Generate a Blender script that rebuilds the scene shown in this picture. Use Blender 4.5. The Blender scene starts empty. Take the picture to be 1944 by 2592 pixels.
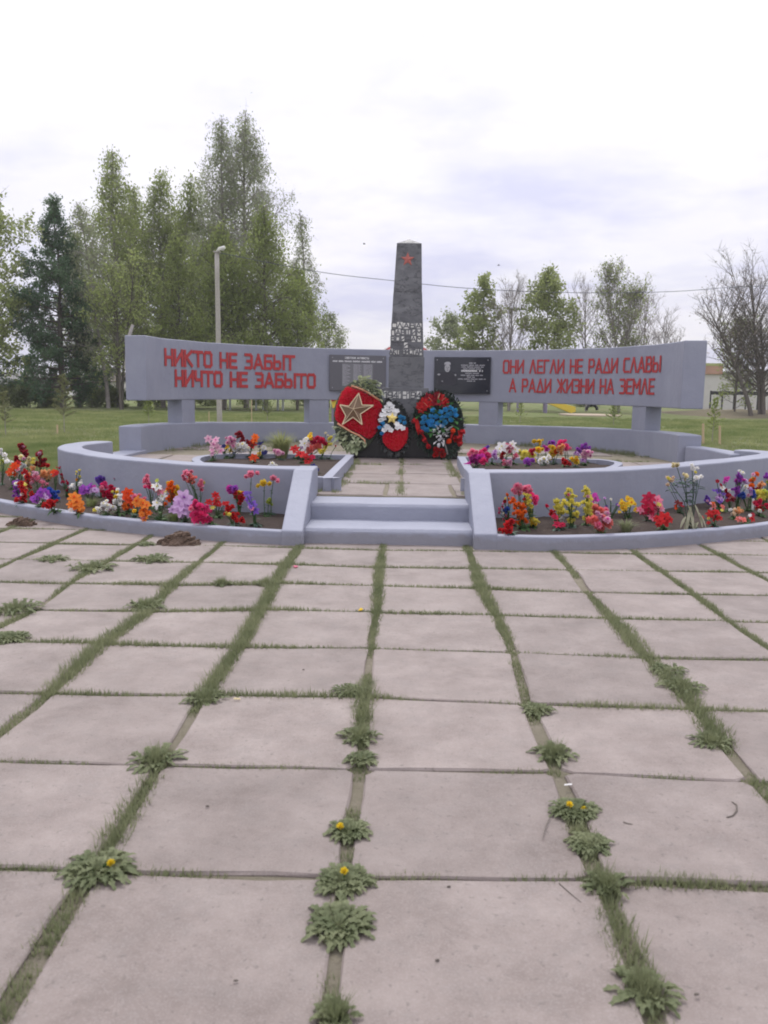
import bpy, math, random
import numpy as np
from mathutils import Vector, Matrix, noise

# ---------------------------------------------------------------- camera, sky, sun, exposure
scene = bpy.context.scene
COL = scene.collection
P = 0.82                                   # paving pitch in metres
F, CAM_H = 2185.0, 1.565                   # focal length in photo pixels (1944 x 2592), eye height
PITCH, ROLL, YAW = -0.1424, 0.0140, -0.0213
_f = Vector((math.sin(YAW)*math.cos(PITCH), math.cos(YAW)*math.cos(PITCH), math.sin(PITCH)))
_r = Vector((math.cos(YAW), -math.sin(YAW), 0)); _u = _r.cross(_f)
RT = math.cos(ROLL)*_r + math.sin(ROLL)*_u; UPV = -math.sin(ROLL)*_r + math.cos(ROLL)*_u; FW = _f
cam_data = bpy.data.cameras.new('camera'); cam = bpy.data.objects.new('camera', cam_data); COL.objects.link(cam)
m = Matrix.Identity(4)
for i in range(3):
    m[i][0] = RT[i]; m[i][1] = UPV[i]; m[i][2] = -FW[i]
m[2][3] = CAM_H
cam.matrix_world = m
cam_data.sensor_fit = 'VERTICAL'; cam_data.sensor_height = 24.0; cam_data.lens = F/2592*24.0
cam_data.clip_start = 0.05; cam_data.clip_end = 5000
cam_data.dof.use_dof = True; cam_data.dof.focus_distance = 11.0; cam_data.dof.aperture_fstop = 3.2
scene.camera = cam

SUN_EL, SUN_AZ = math.radians(56), math.radians(-6)      # azimuth from +Y towards +X
world = bpy.data.worlds.new('World'); scene.world = world; world.use_nodes = True
wn = world.node_tree; wn.nodes.clear()
def N(nt, t, **kw):
    n = nt.nodes.new(t)
    for k, v in kw.items(): setattr(n, k, v)
    return n
def mth(nt, op, a, b=None, c=None):
    n = nt.nodes.new('ShaderNodeMath'); n.operation = op
    for i, v in enumerate((a, b, c)):
        if v is None: continue
        if isinstance(v, (int, float)): n.inputs[i].default_value = v
        else: nt.links.new(v, n.inputs[i])
    return n.outputs[0]
def mixc(nt, fac, a, b, blend='MIX'):
    n = nt.nodes.new('ShaderNodeMix'); n.data_type = 'RGBA'; n.blend_type = blend
    for s, v in ((n.inputs[0], fac), (n.inputs[6], a), (n.inputs[7], b)):
        if isinstance(v, (int, float)): s.default_value = v
        elif isinstance(v, (tuple, list)): s.default_value = (*v, 1) if len(v) == 3 else v
        else: nt.links.new(v, s)
    return n.outputs[2]
def ramp(nt, x, stops, interp='LINEAR'):
    n = nt.nodes.new('ShaderNodeValToRGB'); cr = n.color_ramp; cr.interpolation = interp
    while len(cr.elements) < len(stops): cr.elements.new(0.5)
    for e, (p, c) in zip(cr.elements, stops):
        e.position = p; e.color = (c, c, c, 1) if isinstance(c, (int, float)) else (*c, 1)
    nt.links.new(x, n.inputs[0]); return n.outputs[0]
sky = N(wn, 'ShaderNodeTexSky', sky_type='NISHITA'); sky.sun_disc = False
sky.sun_elevation = SUN_EL; sky.sun_rotation = SUN_AZ; sky.air_density = 1.0; sky.dust_density = 2.0
tc = N(wn, 'ShaderNodeTexCoord')
nrm = N(wn, 'ShaderNodeVectorMath', operation='NORMALIZE'); wn.links.new(tc.outputs['Generated'], nrm.inputs[0])
sep = N(wn, 'ShaderNodeSeparateXYZ'); wn.links.new(nrm.outputs[0], sep.inputs[0])
elev = mth(wn, 'MAXIMUM', sep.outputs['Z'], 0.0)
den = mth(wn, 'ADD', elev, 0.16)
comb = N(wn, 'ShaderNodeCombineXYZ')
wn.links.new(mth(wn, 'DIVIDE', sep.outputs['X'], den), comb.inputs[0])
wn.links.new(mth(wn, 'DIVIDE', sep.outputs['Y'], den), comb.inputs[1])
def wnoise(scale, off, detail=5, rough=.55):
    mp = N(wn, 'ShaderNodeMapping'); mp.inputs['Location'].default_value = off
    wn.links.new(comb.outputs[0], mp.inputs[0])
    n = N(wn, 'ShaderNodeTexNoise'); n.inputs['Scale'].default_value = scale
    n.inputs['Detail'].default_value = detail; n.inputs['Roughness'].default_value = rough
    wn.links.new(mp.outputs[0], n.inputs['Vector']); return n.outputs[0]
base = mth(wn, 'ADD', mth(wn, 'MULTIPLY', elev, 7.2), 7.35)           # overcast: brighter towards the zenith
base = mth(wn, 'MINIMUM', base, 15.0)
belly = ramp(wn, wnoise(1.05, (3.1, 0.4, 0)), [(0.44, 0.0), (0.62, 1.0)])      # grey-blue undersides
belly = mth(wn, 'MULTIPLY', belly, ramp(wn, elev, [(0.0, 1.0), (0.22, 1.0), (0.45, 0.4)]))
tint = mixc(wn, belly, (0.995, 0.975, 1.075), (0.755, 0.76, 0.97))
lit = ramp(wn, wnoise(1.9, (7.7, 2.2, 0)), [(0.45, 0.0), (0.75, 1.0)])
tint = mixc(wn, mth(wn, 'MULTIPLY', lit, 0.6), tint, (1.14, 1.12, 1.1))
cloud = mixc(wn, 1.0, tint, base, 'MULTIPLY')
cover = ramp(wn, wnoise(0.7, (1.3, 5.2, 0)), [(0.2, 0.84), (0.5, 0.97)])
bg = N(wn, 'ShaderNodeBackground'); bg.inputs['Strength'].default_value = 0.1
wn.links.new(mixc(wn, cover, sky.outputs[0], cloud), bg.inputs['Color'])
wo = N(wn, 'ShaderNodeOutputWorld'); wn.links.new(bg.outputs[0], wo.inputs[0])

sun_d = bpy.data.lights.new('sun', 'SUN'); sun_d.energy = 1.5; sun_d.angle = math.radians(14); sun_d.color = (1, .96, .9)
sun = bpy.data.objects.new('sun', sun_d); COL.objects.link(sun)
sdir = Vector((math.sin(SUN_AZ)*math.cos(SUN_EL), math.cos(SUN_AZ)*math.cos(SUN_EL), math.sin(SUN_EL)))
sun.rotation_euler = sdir.to_track_quat('Z', 'Y').to_euler()
scene.view_settings.view_transform = 'Standard'; scene.view_settings.look = 'None'
scene.view_settings.exposure = 0.24; scene.view_settings.gamma = 1.0; scene.view_settings.use_curve_mapping = False
scene.render.engine = 'CYCLES'; scene.cycles.use_denoising = True
scene.cycles.filter_width = 1.9; scene.cycles.max_bounces = 5; scene.cycles.transparent_max_bounces = 6

# ---------------------------------------------------------------- measuring helpers (photo pixels -> places on known planes)
O = Vector((0, 0, CAM_H))
def ray(px, py): return (FW*F + RT*(px-972) - UPV*(py-1296)).normalized()
def U(px, py, z=0.0):
    d = ray(px, py); t = (z-CAM_H)/d.z; return O + d*t
def UY(px, py, y):
    d = ray(px, py); return O + d*(y/d.y)
RC, RR = (0.05, 15.4), 4.7                  # the memorial wall stands on this circle (inner face radius)
def ang_at(px, py=1000, r=RR):
    d = ray(px, py); a = d.x**2+d.y**2; b = -2*(d.x*RC[0]+d.y*RC[1]); c = RC[0]**2+RC[1]**2-r*r
    t = (-b+math.sqrt(max(0, b*b-4*a*c)))/(2*a); p = d*t
    return math.atan2(p.y-RC[1], p.x-RC[0])

# ---------------------------------------------------------------- mesh helpers
class MB:
    def __init__(s): s.v = []; s.f = []; s.m = []
    def add(s, vs, fs, mi=0):
        o = len(s.v); s.v += [tuple(v) for v in vs]; s.f += [tuple(i+o for i in f) for f in fs]; s.m += [mi]*len(fs); return s
    def box(s, a, b, mi=0):
        x0, y0, z0 = a; x1, y1, z1 = b
        return s.add([(x0,y0,z0),(x1,y0,z0),(x1,y1,z0),(x0,y1,z0),(x0,y0,z1),(x1,y0,z1),(x1,y1,z1),(x0,y1,z1)],
              [(3,2,1,0),(4,5,6,7),(0,1,5,4),(1,2,6,5),(2,3,7,6),(3,0,4,7)], mi)
    def obox(s, c, ax, ay, az, hx, hy, hz, mi=0):
        c = Vector(c); vs = [c+ax*(hx*i)+ay*(hy*j)+az*(hz*k) for k in (-1,1) for j in (-1,1) for i in (-1,1)]
        return s.add(vs, [(0,2,3,1),(4,5,7,6),(0,1,5,4),(1,3,7,5),(3,2,6,7),(2,0,4,6)], mi)
    def tube(s, pts, rad, k=6, mi=0, cap=True):
        pts = [Vector(p) for p in pts]; n = len(pts)
        rs = rad if isinstance(rad, (list, tuple)) else [rad]*n
        o = len(s.v); prev = None
        for i, p in enumerate(pts):
            d = (pts[min(i+1,n-1)]-pts[max(i-1,0)])
            d = d.normalized() if d.length > 1e-9 else Vector((0,0,1))
            a = d.cross(Vector((0.31,0.95,0.05)) if abs(d.y) < .9 else Vector((1,0.1,0))).normalized() if prev is None else (prev-d*prev.dot(d)).normalized()
            prev = a; b = d.cross(a)
            for j in range(k):
                t = 2*math.pi*j/k; q = p+(a*math.cos(t)+b*math.sin(t))*rs[i]; s.v.append((q.x,q.y,q.z))
        for i in range(n-1):
            for j in range(k):
                s.f.append((o+i*k+j, o+i*k+(j+1)%k, o+(i+1)*k+(j+1)%k, o+(i+1)*k+j)); s.m.append(mi)
        if cap:
            s.f.append(tuple(o+j for j in reversed(range(k)))); s.f.append(tuple(o+(n-1)*k+j for j in range(k))); s.m += [mi, mi]
        return s
    def prism(s, poly, z0, z1, mi=0):
        n = len(poly)
        return s.add([(x,y,z0) for x,y in poly]+[(x,y,z1) for x,y in poly],
              [tuple(reversed(range(n))), tuple(range(n,2*n))]+[(i,(i+1)%n,n+(i+1)%n,n+i) for i in range(n)], mi)
    def build(s, name, mats, parent=None, smooth=False, bevel=0, base=None):
        me = bpy.data.meshes.new(name)
        off = Vector(parent_loc(parent)) if parent else Vector((0,0,0))
        if base is not None: off = Vector(base)
        me.from_pydata([(x-off.x, y-off.y, z-off.z) for x,y,z in s.v], [], s.f)
        if not isinstance(mats, (list, tuple)): mats = [mats]
        for mt in mats: me.materials.append(mt)
        if len(mats) > 1: me.polygons.foreach_set('material_index', s.m)
        if smooth: me.polygons.foreach_set('use_smooth', [True]*len(me.polygons))
        me.update()
        o = bpy.data.objects.new(name, me); COL.objects.link(o)
        if parent: o.parent = parent
        elif base is not None: o.location = base
        if bevel:
            b = o.modifiers.new('bevel', 'BEVEL'); b.width = bevel; b.segments = 2; b.limit_method = 'ANGLE'; b.angle_limit = math.radians(40)
        return o
def parent_loc(o):
    p = Vector((0,0,0))
    while o: p = p + o.location; o = o.parent
    return p
def np_mesh(name, verts, nper, mat, parent=None, mat_idx=None):
    """verts: (n*nper,3) array, every nper vertices one face"""
    verts = np.asarray(verts, dtype=np.float32)
    if parent: verts = verts - np.array(parent_loc(parent), dtype=np.float32)
    nv = len(verts); nf = nv//nper
    me = bpy.data.meshes.new(name); me.vertices.add(nv); me.vertices.foreach_set('co', verts.ravel())
    me.loops.add(nv); me.loops.foreach_set('vertex_index', np.arange(nv, dtype=np.int32))
    me.polygons.add(nf); me.polygons.foreach_set('loop_start', np.arange(0, nv, nper, dtype=np.int32))
    me.update(calc_edges=True)
    for mt in (mat if isinstance(mat, (list, tuple)) else [mat]): me.materials.append(mt)
    if mat_idx is not None: me.polygons.foreach_set('material_index', np.asarray(mat_idx, dtype=np.int32))
    o = bpy.data.objects.new(name, me); COL.objects.link(o)
    if parent: o.parent = parent
    return o
def tag(o, label, cat, group=None):
    o['label'] = label; o['category'] = cat
    if group: o['group'] = group
    return o
def thing(name, label, cat, loc, group=None):
    o = bpy.data.objects.new(name, None); COL.objects.link(o); o.location = loc; o.empty_display_size = .1
    return tag(o, label, cat, group)
def struct(o, kind='structure'): o['kind'] = kind; return o
def catmull(pts, n):
    pts = [Vector((p[0], p[1], 0)) for p in pts]
    pts = [pts[0]*2-pts[1]] + pts + [pts[-1]*2-pts[-2]]
    out = []
    segs = len(pts)-3
    for i in range(segs):
        a, b, c, d = pts[i:i+4]
        k = max(2, n//segs)
        for j in range(k):
            t = j/k
            out.append(.5*((2*b)+(c-a)*t+(2*a-5*b+4*c-d)*t*t+(3*b-a-3*c+d)*t**3))
    out.append(pts[-2]); return out
def wob(x, y, z, a, s=2.0): return noise.noise(Vector((x*s, y*s, z*s+5.3)))*a

# ---------------------------------------------------------------- materials
def new_mat(name):
    mt = bpy.data.materials.new(name); mt.use_nodes = True
    nt = mt.node_tree; b = nt.nodes['Principled BSDF']; return mt, nt, b
def tex(nt, scale, detail=4, rough=.55, coord='Object', kind='noise', stretch=None):
    t = nt.nodes.new('ShaderNodeTexCoord')
    src = t.outputs[coord]
    if coord == 'World':
        pass
    if stretch:
        mp = nt.nodes.new('ShaderNodeMapping'); mp.inputs['Scale'].default_value = stretch; nt.links.new(src, mp.inputs[0]); src = mp.outputs[0]
    if kind == 'noise':
        n = nt.nodes.new('ShaderNodeTexNoise'); n.inputs['Detail'].default_value = detail; n.inputs['Roughness'].default_value = rough
    else:
        n = nt.nodes.new('ShaderNodeTexVoronoi')
    n.inputs['Scale'].default_value = scale
    nt.links.new(src, n.inputs['Vector']); return n.outputs[0]
def wtex(nt, scale, detail=4, rough=.55, stretch=None):
    g = nt.nodes.new('ShaderNodeNewGeometry'); src = g.outputs['Position']
    if stretch:
        mp = nt.nodes.new('ShaderNodeMapping'); mp.inputs['Scale'].default_value = stretch; nt.links.new(src, mp.inputs[0]); src = mp.outputs[0]
    n = nt.nodes.new('ShaderNodeTexNoise'); n.inputs['Detail'].default_value = detail; n.inputs['Roughness'].default_value = rough
    n.inputs['Scale'].default_value = scale; nt.links.new(src, n.inputs['Vector']); return n.outputs[0]
def bump(nt, b, h, strength, dist=.02):
    n = nt.nodes.new('ShaderNodeBump'); n.inputs['Strength'].default_value = strength; n.inputs['Distance'].default_value = dist
    nt.links.new(h, n.inputs['Height']); nt.links.new(n.outputs[0], b.inputs['Normal'])
def rnd(nt): return nt.nodes.new('ShaderNodeObjectInfo').outputs['Random']
def col(nt, b, c): nt.links.new(c, b.inputs['Base Color']) if not isinstance(c, tuple) else setattr(b.inputs['Base Color'], 'default_value', (*c, 1))
def simple(name, c, rough=.7, var=.15, spec=.3, metal=0, scale=30):
    mt, nt, b = new_mat(name)
    n = wtex(nt, scale, 3)
    lo = tuple(x*(1-var) for x in c); hi = tuple(min(1, x*(1+var)) for x in c)
    col(nt, b, mixc(nt, n, lo, hi)); b.inputs['Roughness'].default_value = rough
    b.inputs['Specular IOR Level'].default_value = spec; b.inputs['Metallic'].default_value = metal
    return mt
def m_paint():
    mt, nt, b = new_mat('grey_blue_paint')
    big = ramp(nt, wtex(nt, 1.1, 6, .6), [(.3, (.250,.264,.328)), (.7, (.300,.314,.378))])
    streak = ramp(nt, wtex(nt, 1.6, 6, .68, (1.6, 1.6, .6)), [(.45, 0.0), (.75, 1.0)])
    c = mixc(nt, mth(nt, 'MULTIPLY', streak, .32), big, (.215,.228,.285))
    chips = ramp(nt, wtex(nt, 9, 6, .7), [(.66, 0.0), (.72, 1.0)])
    c = mixc(nt, mth(nt, 'MULTIPLY', chips, .35), c, (.40,.42,.48))
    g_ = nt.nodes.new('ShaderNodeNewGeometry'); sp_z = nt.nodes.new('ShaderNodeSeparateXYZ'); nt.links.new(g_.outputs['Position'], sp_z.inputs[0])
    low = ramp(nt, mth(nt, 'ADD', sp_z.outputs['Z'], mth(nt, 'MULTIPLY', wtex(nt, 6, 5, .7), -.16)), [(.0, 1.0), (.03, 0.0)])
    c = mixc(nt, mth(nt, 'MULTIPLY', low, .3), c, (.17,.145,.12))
    col(nt, b, c); b.inputs['Roughness'].default_value = .62; b.inputs['Specular IOR Level'].default_value = .35
    h = mth(nt, 'ADD', mth(nt, 'MULTIPLY', wtex(nt, 60, 4, .7), .35), mth(nt, 'MULTIPLY', wtex(nt, 7, 4, .6), 1.0))
    bump(nt, b, h, .45, .02); return mt
def m_slab():
    mt, nt, b = new_mat('concrete_slab')
    c = ramp(nt, wtex(nt, 2.3, 10, .72), [(.28, (.148,.120,.107)), (.5, (.233,.195,.178)), (.74, (.313,.269,.248))])
    c = mixc(nt, mth(nt, 'MULTIPLY', ramp(nt, wtex(nt, 5.5, 8, .78), [(.48, 0.0), (.64, 1.0)]), .55), c, (.205,.178,.165))
    c = mixc(nt, mth(nt, 'MULTIPLY', ramp(nt, wtex(nt, 38, 4, .65), [(.60, 0.0), (.67, 1.0)]), .6), c, (.13,.112,.10))
    c = mixc(nt, mth(nt, 'MULTIPLY', ramp(nt, wtex(nt, 160, 2, .5), [(.35, 1.0), (.5, 0.0)]), .22), c, (.37,.335,.325))
    tone = mth(nt, 'ADD', mth(nt, 'MULTIPLY', rnd(nt), .16), .92)
    col(nt, b, mixc(nt, 1.0, c, tone, 'MULTIPLY')); b.inputs['Roughness'].default_value = .6; b.inputs['Specular IOR Level'].default_value = .25
    h = mth(nt, 'ADD', mth(nt, 'MULTIPLY', wtex(nt, 120, 4, .7), .4), wtex(nt, 12, 5, .65))
    bump(nt, b, h, .5, .008); return mt
def m_soil(name='soil', lo=(.050,.039,.034), hi=(.105,.083,.072)):
    mt, nt, b = new_mat(name)
    c = mixc(nt, wtex(nt, 9, 8, .72), lo, hi)
    c = mixc(nt, mth(nt, 'MULTIPLY', ramp(nt, wtex(nt, 45, 3), [(.6, 0.0), (.7, 1.0)]), .4), c, (.17,.14,.12))
    col(nt, b, c); b.inputs['Roughness'].default_value = .95; b.inputs['Specular IOR Level'].default_value = .1
    bump(nt, b, wtex(nt, 40, 8, .75), .9, .03); return mt
def m_lawn():
    mt, nt, b = new_mat('lawn')
    c = mixc(nt, ramp(nt, wtex(nt, .55, 6, .65), [(.3, 0.0), (.7, 1.0)]), (.125,.170,.055), (.255,.295,.125))
    c = mixc(nt, mth(nt, 'MULTIPLY', ramp(nt, wtex(nt, 1.7, 5, .65), [(.50, 0.0), (.64, 1.0)]), .7), c, (.255,.235,.14))
    c = mixc(nt, mth(nt, 'MULTIPLY', ramp(nt, wtex(nt, 30, 4, .7), [(.4, 0.0), (.65, 1.0)]), .5), c, (.085,.11,.045))
    c = mixc(nt, mth(nt, 'MULTIPLY', ramp(nt, wtex(nt, .13, 5, .65), [(.48, 0.0), (.6, 1.0)]), .6), c, (.20,.185,.11))
    col(nt, b, c); b.inputs['Roughness'].default_value = .95; b.inputs['Specular IOR Level'].default_value = .08
    bump(nt, b, mth(nt, 'ADD', wtex(nt, 25, 6, .75), mth(nt, 'MULTIPLY', wtex(nt, 3, 4), 2.0)), 1.0, .08); return mt
def m_leaf(name, c1, c2, scale=.8, trans=.35, rough=.6):
    mt, nt, b = new_mat(name)
    c = mixc(nt, ramp(nt, wtex(nt, scale, 4, .6), [(.3, 0.0), (.7, 1.0)]), c1, c2)
    c = mixc(nt, ramp(nt, wtex(nt, scale*9, 3), [(.35, .3), (.7, 0.0)]), c, tuple(x*.6 for x in c1))
    out = nt.nodes['Material Output']
    col(nt, b, c); b.inputs['Roughness'].default_value = rough; b.inputs['Specular IOR Level'].default_value = .25
    t = nt.nodes.new('ShaderNodeBsdfTranslucent'); nt.links.new(c, t.inputs[0])
    mx = nt.nodes.new('ShaderNodeMixShader'); mx.inputs[0].default_value = trans
    nt.links.new(b.outputs[0], mx.inputs[1]); nt.links.new(t.outputs[0], mx.inputs[2]); nt.links.new(mx.outputs[0], out.inputs[0]); return mt
def m_petal(name, c):
    mt, nt, b = new_mat('petal_'+name)
    tone = mth(nt, 'ADD', mth(nt, 'MULTIPLY', rnd(nt), .3), .85)
    cc = mixc(nt, 1.0, mixc(nt, wtex(nt, 60, 3), tuple(x*.82 for x in c), tuple(min(1, x*1.12+.01) for x in c)), tone, 'MULTIPLY')
    col(nt, b, cc); b.inputs['Roughness'].default_value = .75; b.inputs['Specular IOR Level'].default_value = .2
    out = nt.nodes['Material Output']; t = nt.nodes.new('ShaderNodeBsdfTranslucent'); nt.links.new(cc, t.inputs[0])
    mx = nt.nodes.new('ShaderNodeMixShader'); mx.inputs[0].default_value = .42
    nt.links.new(b.outputs[0], mx.inputs[1]); nt.links.new(t.outputs[0], mx.inputs[2]); nt.links.new(mx.outputs[0], out.inputs[0]); return mt
def m_granite(name, lo, hi, vein=(.30,.30,.32), rough=.35):
    mt, nt, b = new_mat(name)
    c = mixc(nt, ramp(nt, wtex(nt, 2.2, 8, .68, (1, 1, 1.8)), [(.32, 0.0), (.7, 1.0)]), lo, hi)
    crack = ramp(nt, mth(nt, 'ABSOLUTE', mth(nt, 'SUBTRACT', wtex(nt, 1.7, 7, .7, (1, 1, 2.2)), .5)), [(.0, 1.0), (.018, 0.0)])
    c = mixc(nt, mth(nt, 'MULTIPLY', crack, .75), c, tuple(x*.3 for x in lo))
    pale = ramp(nt, wtex(nt, 3.3, 6, .7), [(.62, 0.0), (.72, 1.0)])
    c = mixc(nt, mth(nt, 'MULTIPLY', pale, .35), c, vein)
    col(nt, b, c); b.inputs['Roughness'].default_value = rough; b.inputs['Specular IOR Level'].default_value = .4
    bump(nt, b, mth(nt, 'ADD', wtex(nt, 40, 5, .7), mth(nt, 'MULTIPLY', crack, -1.5)), .3, .01); return mt
M = {}
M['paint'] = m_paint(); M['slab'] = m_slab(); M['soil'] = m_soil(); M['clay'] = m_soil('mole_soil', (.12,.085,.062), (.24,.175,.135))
M['joint'] = m_soil('joint_soil', (.165,.155,.095), (.34,.30,.25)); M['lawn'] = m_lawn()
M['red_paint'] = simple('red_letter_paint', (.41,.045,.047), .6, .25, .3, scale=12)
M['granite'] = m_granite('grey_granite', (.085,.087,.096), (.195,.198,.21))
M['granite2'] = m_granite('plain_grey_granite', (.125,.128,.137), (.175,.178,.187), (.2,.2,.21), .5)
M['black'] = simple('black_stone', (.018,.018,.021), .25, .2, .5)
M['plaque_black'] = simple('polished_black_granite', (.028,.030,.040), .12, .12, .5)
M['plaque_grey'] = simple('grey_plaque_stone', (.125,.125,.14), .45, .08, .4)
M['engrave'] = simple('pale_engraving', (.42,.42,.45), .7, .1)
M['engrave_white'] = simple('white_engraving', (.72,.72,.73), .7, .1)
M['grey_dim'] = simple('dim_engraving', (.045,.045,.055), .6, .3, scale=40)
M['face'] = simple('portrait_grey', (.40,.40,.42), .6, .3, scale=55)
M['white_paint'] = simple('aged_white_paint', (.68,.67,.63), .7, .15)
M['star_red'] = simple('red_star_paint', (.42,.13,.11), .6, .2)
M['gold'] = simple('bronze_gold', (.17,.105,.06), .45, .25, .5, .2)
M['gold_rim'] = simple('pale_gold_rim', (.68,.55,.36), .5, .12, .5, .1)
M['copper'] = simple('copper_ribbon', (.55,.27,.16), .5, .25)
M['wood_old'] = simple('weathered_wood', (.40,.375,.345), .9, .25, .1, scale=18)
M['wood_stake'] = simple('pale_stake_wood', (.50,.38,.25), .85, .2, .1)
M['bark'] = simple('bark', (.13,.115,.10), .95, .35, .1, scale=5)
M['bark_grey'] = simple('grey_bark', (.27,.245,.23), .95, .35, .1, scale=5)
M['twig'] = simple('budding_twigs', (.36,.31,.27), .95, .3, .1, scale=3)
M['birch_bark'] = simple('birch_bark', (.36,.34,.31), .9, .55, .1, scale=4)
M['leaf_birch'] = m_leaf('birch_leaves', (.24,.295,.095), (.425,.49,.18), .35, .58)
M['leaf_silver'] = m_leaf('silvery_birch_leaves', (.255,.295,.165), (.43,.475,.28), .5, .58)
M['leaf_olive'] = m_leaf('olive_leaves', (.205,.260,.075), (.385,.45,.155), .35, .58)
M['leaf_larch'] = m_leaf('dark_conifer_needles', (.065,.135,.068), (.145,.235,.11), .5, .4)
M['leaf_maple'] = m_leaf('spring_maple_leaves', (.24,.29,.10), (.40,.45,.18), .6, .55)
M['leaf_shrub'] = m_leaf('dark_shrub_leaves', (.15,.20,.075), (.27,.31,.12), .8, .5)
M['leaf_sapling'] = m_leaf('larch_sapling_needles', (.22,.24,.12), (.34,.345,.18), 2)
M['grass'] = m_leaf('grass_blades', (.13,.19,.055), (.40,.41,.19), .5, .4)
M['joint_grass'] = m_leaf('joint_grass_blades', (.18,.21,.105), (.33,.345,.20), 3.0, .45)
M['weed'] = m_leaf('dandelion_leaves', (.14,.175,.085), (.31,.335,.19), 11, .4)
M['stem'] = m_leaf('stem_green', (.04,.10,.03), (.09,.16,.05), 12, .2)
M['stem_pale'] = m_leaf('withered_leaves', (.33,.33,.22), (.45,.44,.32), 12, .2)
M['navy_leaf'] = m_leaf('bluish_leaves', (.05,.10,.07), (.10,.16,.11), 12, .2)
# ================================================================ THE SETTING
random.seed(7); rng = np.random.default_rng(11)
ZT = 0.36                                     # terrace level
C1, C2 = (-0.1, 14.95), (0.25, 14.7)

# ---- lawn: one sheet to the horizon, finer near the monument
def gz(x, y):
    r = math.hypot(x-0.1, y-14.9)
    w = min(1, max(0, (r-6.6)/5)) if y > 9 else 0
    z = -0.055 + w*(wob(x, y, 0, .10, .18) + wob(x, y, 3, .035, .8))
    if y > 45: z += min(1, (y-45)/60)*wob(x, y, 7, .5, .03)
    return z
def axis(lo, hi, fine_lo, fine_hi, step, far):
    a = [fine_lo + step*i for i in range(int((fine_hi-fine_lo)/step)+1)]
    x = fine_lo; s = step
    left = []
    while x > lo: s *= 1.35; x -= s; left.append(x)
    x = fine_hi; s = step; right = []
    while x < hi: s *= 1.35; x += s; right.append(x)
    return left[::-1]+a+right
xs = axis(-700, 700, -26, 26, 1.0, 0); ys = axis(-200, 800, -6, 62, 1.0, 0)
mb = MB(); nx = len(xs)
mb.v = [(x, y, gz(x, y)) for y in ys for x in xs]
mb.f = [(j*nx+i, j*nx+i+1, (j+1)*nx+i+1, (j+1)*nx+i) for j in range(len(ys)-1) for i in range(nx-1)]; mb.m = [0]*len(mb.f)
struct(mb.build('lawn', M['lawn'], smooth=True))

# ---- forecourt: slabs laid on an earth bed, joints as measured
PX = {('A',-2):(504,1424),('A',-1):(726,1430),('A',0):(961,1437),('A',1):(1203,1439),('A',2):(1447,1443),('A',3):(1675,1446),('A',4):(1904,1449),
('B',-3):(176,1477),('B',-2):(434,1481),('B',-1):(697,1477),('B',0):(958,1484),('B',1):(1218,1490),('B',2):(1488,1499),('B',3):(1757,1504),
('C',-3):(88,1544),('C',-2):(375,1547),('C',-1):(662,1544),('C',0):(952,1550),('C',1):(1256,1556),('C',2):(1549,1566),('C',3):(1845,1572),
('D',-2):(258,1629),('D',-1):(606,1638),('D',0):(940,1641),('D',1):(1300,1651),('D',2):(1640,1665),
('E',-2):(123,1755),('E',-1):(516,1761),('E',0):(923,1764),('E',1):(1335,1783),('E',2):(1763,1796),
('F',-1):(404,1937),('F',0):(911,1948),('F',1):(1411,1954),('F',2):(1915,1980),
('G',-1):(234,2205),('G',0):(867,2221),('G',1):(1517,2228)}
KN = {(c, 'GFEDCBA'.index(r)): U(*p) for (r, c), p in PX.items()}
def knot(c, r):
    reg = Vector((P*(c-.201), P*(r+3.1476), 0))
    if (c, r) in KN: return KN[(c, r)].copy()
    near = sorted(KN, key=lambda k: abs(k[0]-c)*1.0+abs(k[1]-r)*1.3)[0]
    d = KN[near]-Vector((P*(near[0]-.201), P*(near[1]+3.1476), 0))
    f = 1/(1+.35*(abs(near[0]-c)+abs(near[1]-r)))
    return reg + d*f
KERB = [(-7.2,14),(-7.0,12.9),(-6.5,11.95),(-5.75,11.05),(-4.85,10.27),(-3.95,9.6),(-3.0,9.05),(-1.9,8.63),(-1.17,8.45),(.93,8.43),(2.45,8.51),(3.97,9.38),(5.2,10.6),(6.2,12.3)]
CR, RRW = range(-11, 12), range(-4, 13)
K = {(c, r): knot(c, r) for c in CR for r in RRW}
cw = {c: random.uniform(.019, .029) for c in CR}; rw = {r: random.uniform(.005, .009) for r in RRW}
bed = MB(); bed.add([(-9,-1.5,-.0125),(9,-1.5,-.0125),(9,11.6,-.0125),(-9,11.6,-.0125)], [(0,1,2,3)])
paving = struct(bed.build('forecourt_paving', M['joint']))
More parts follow.
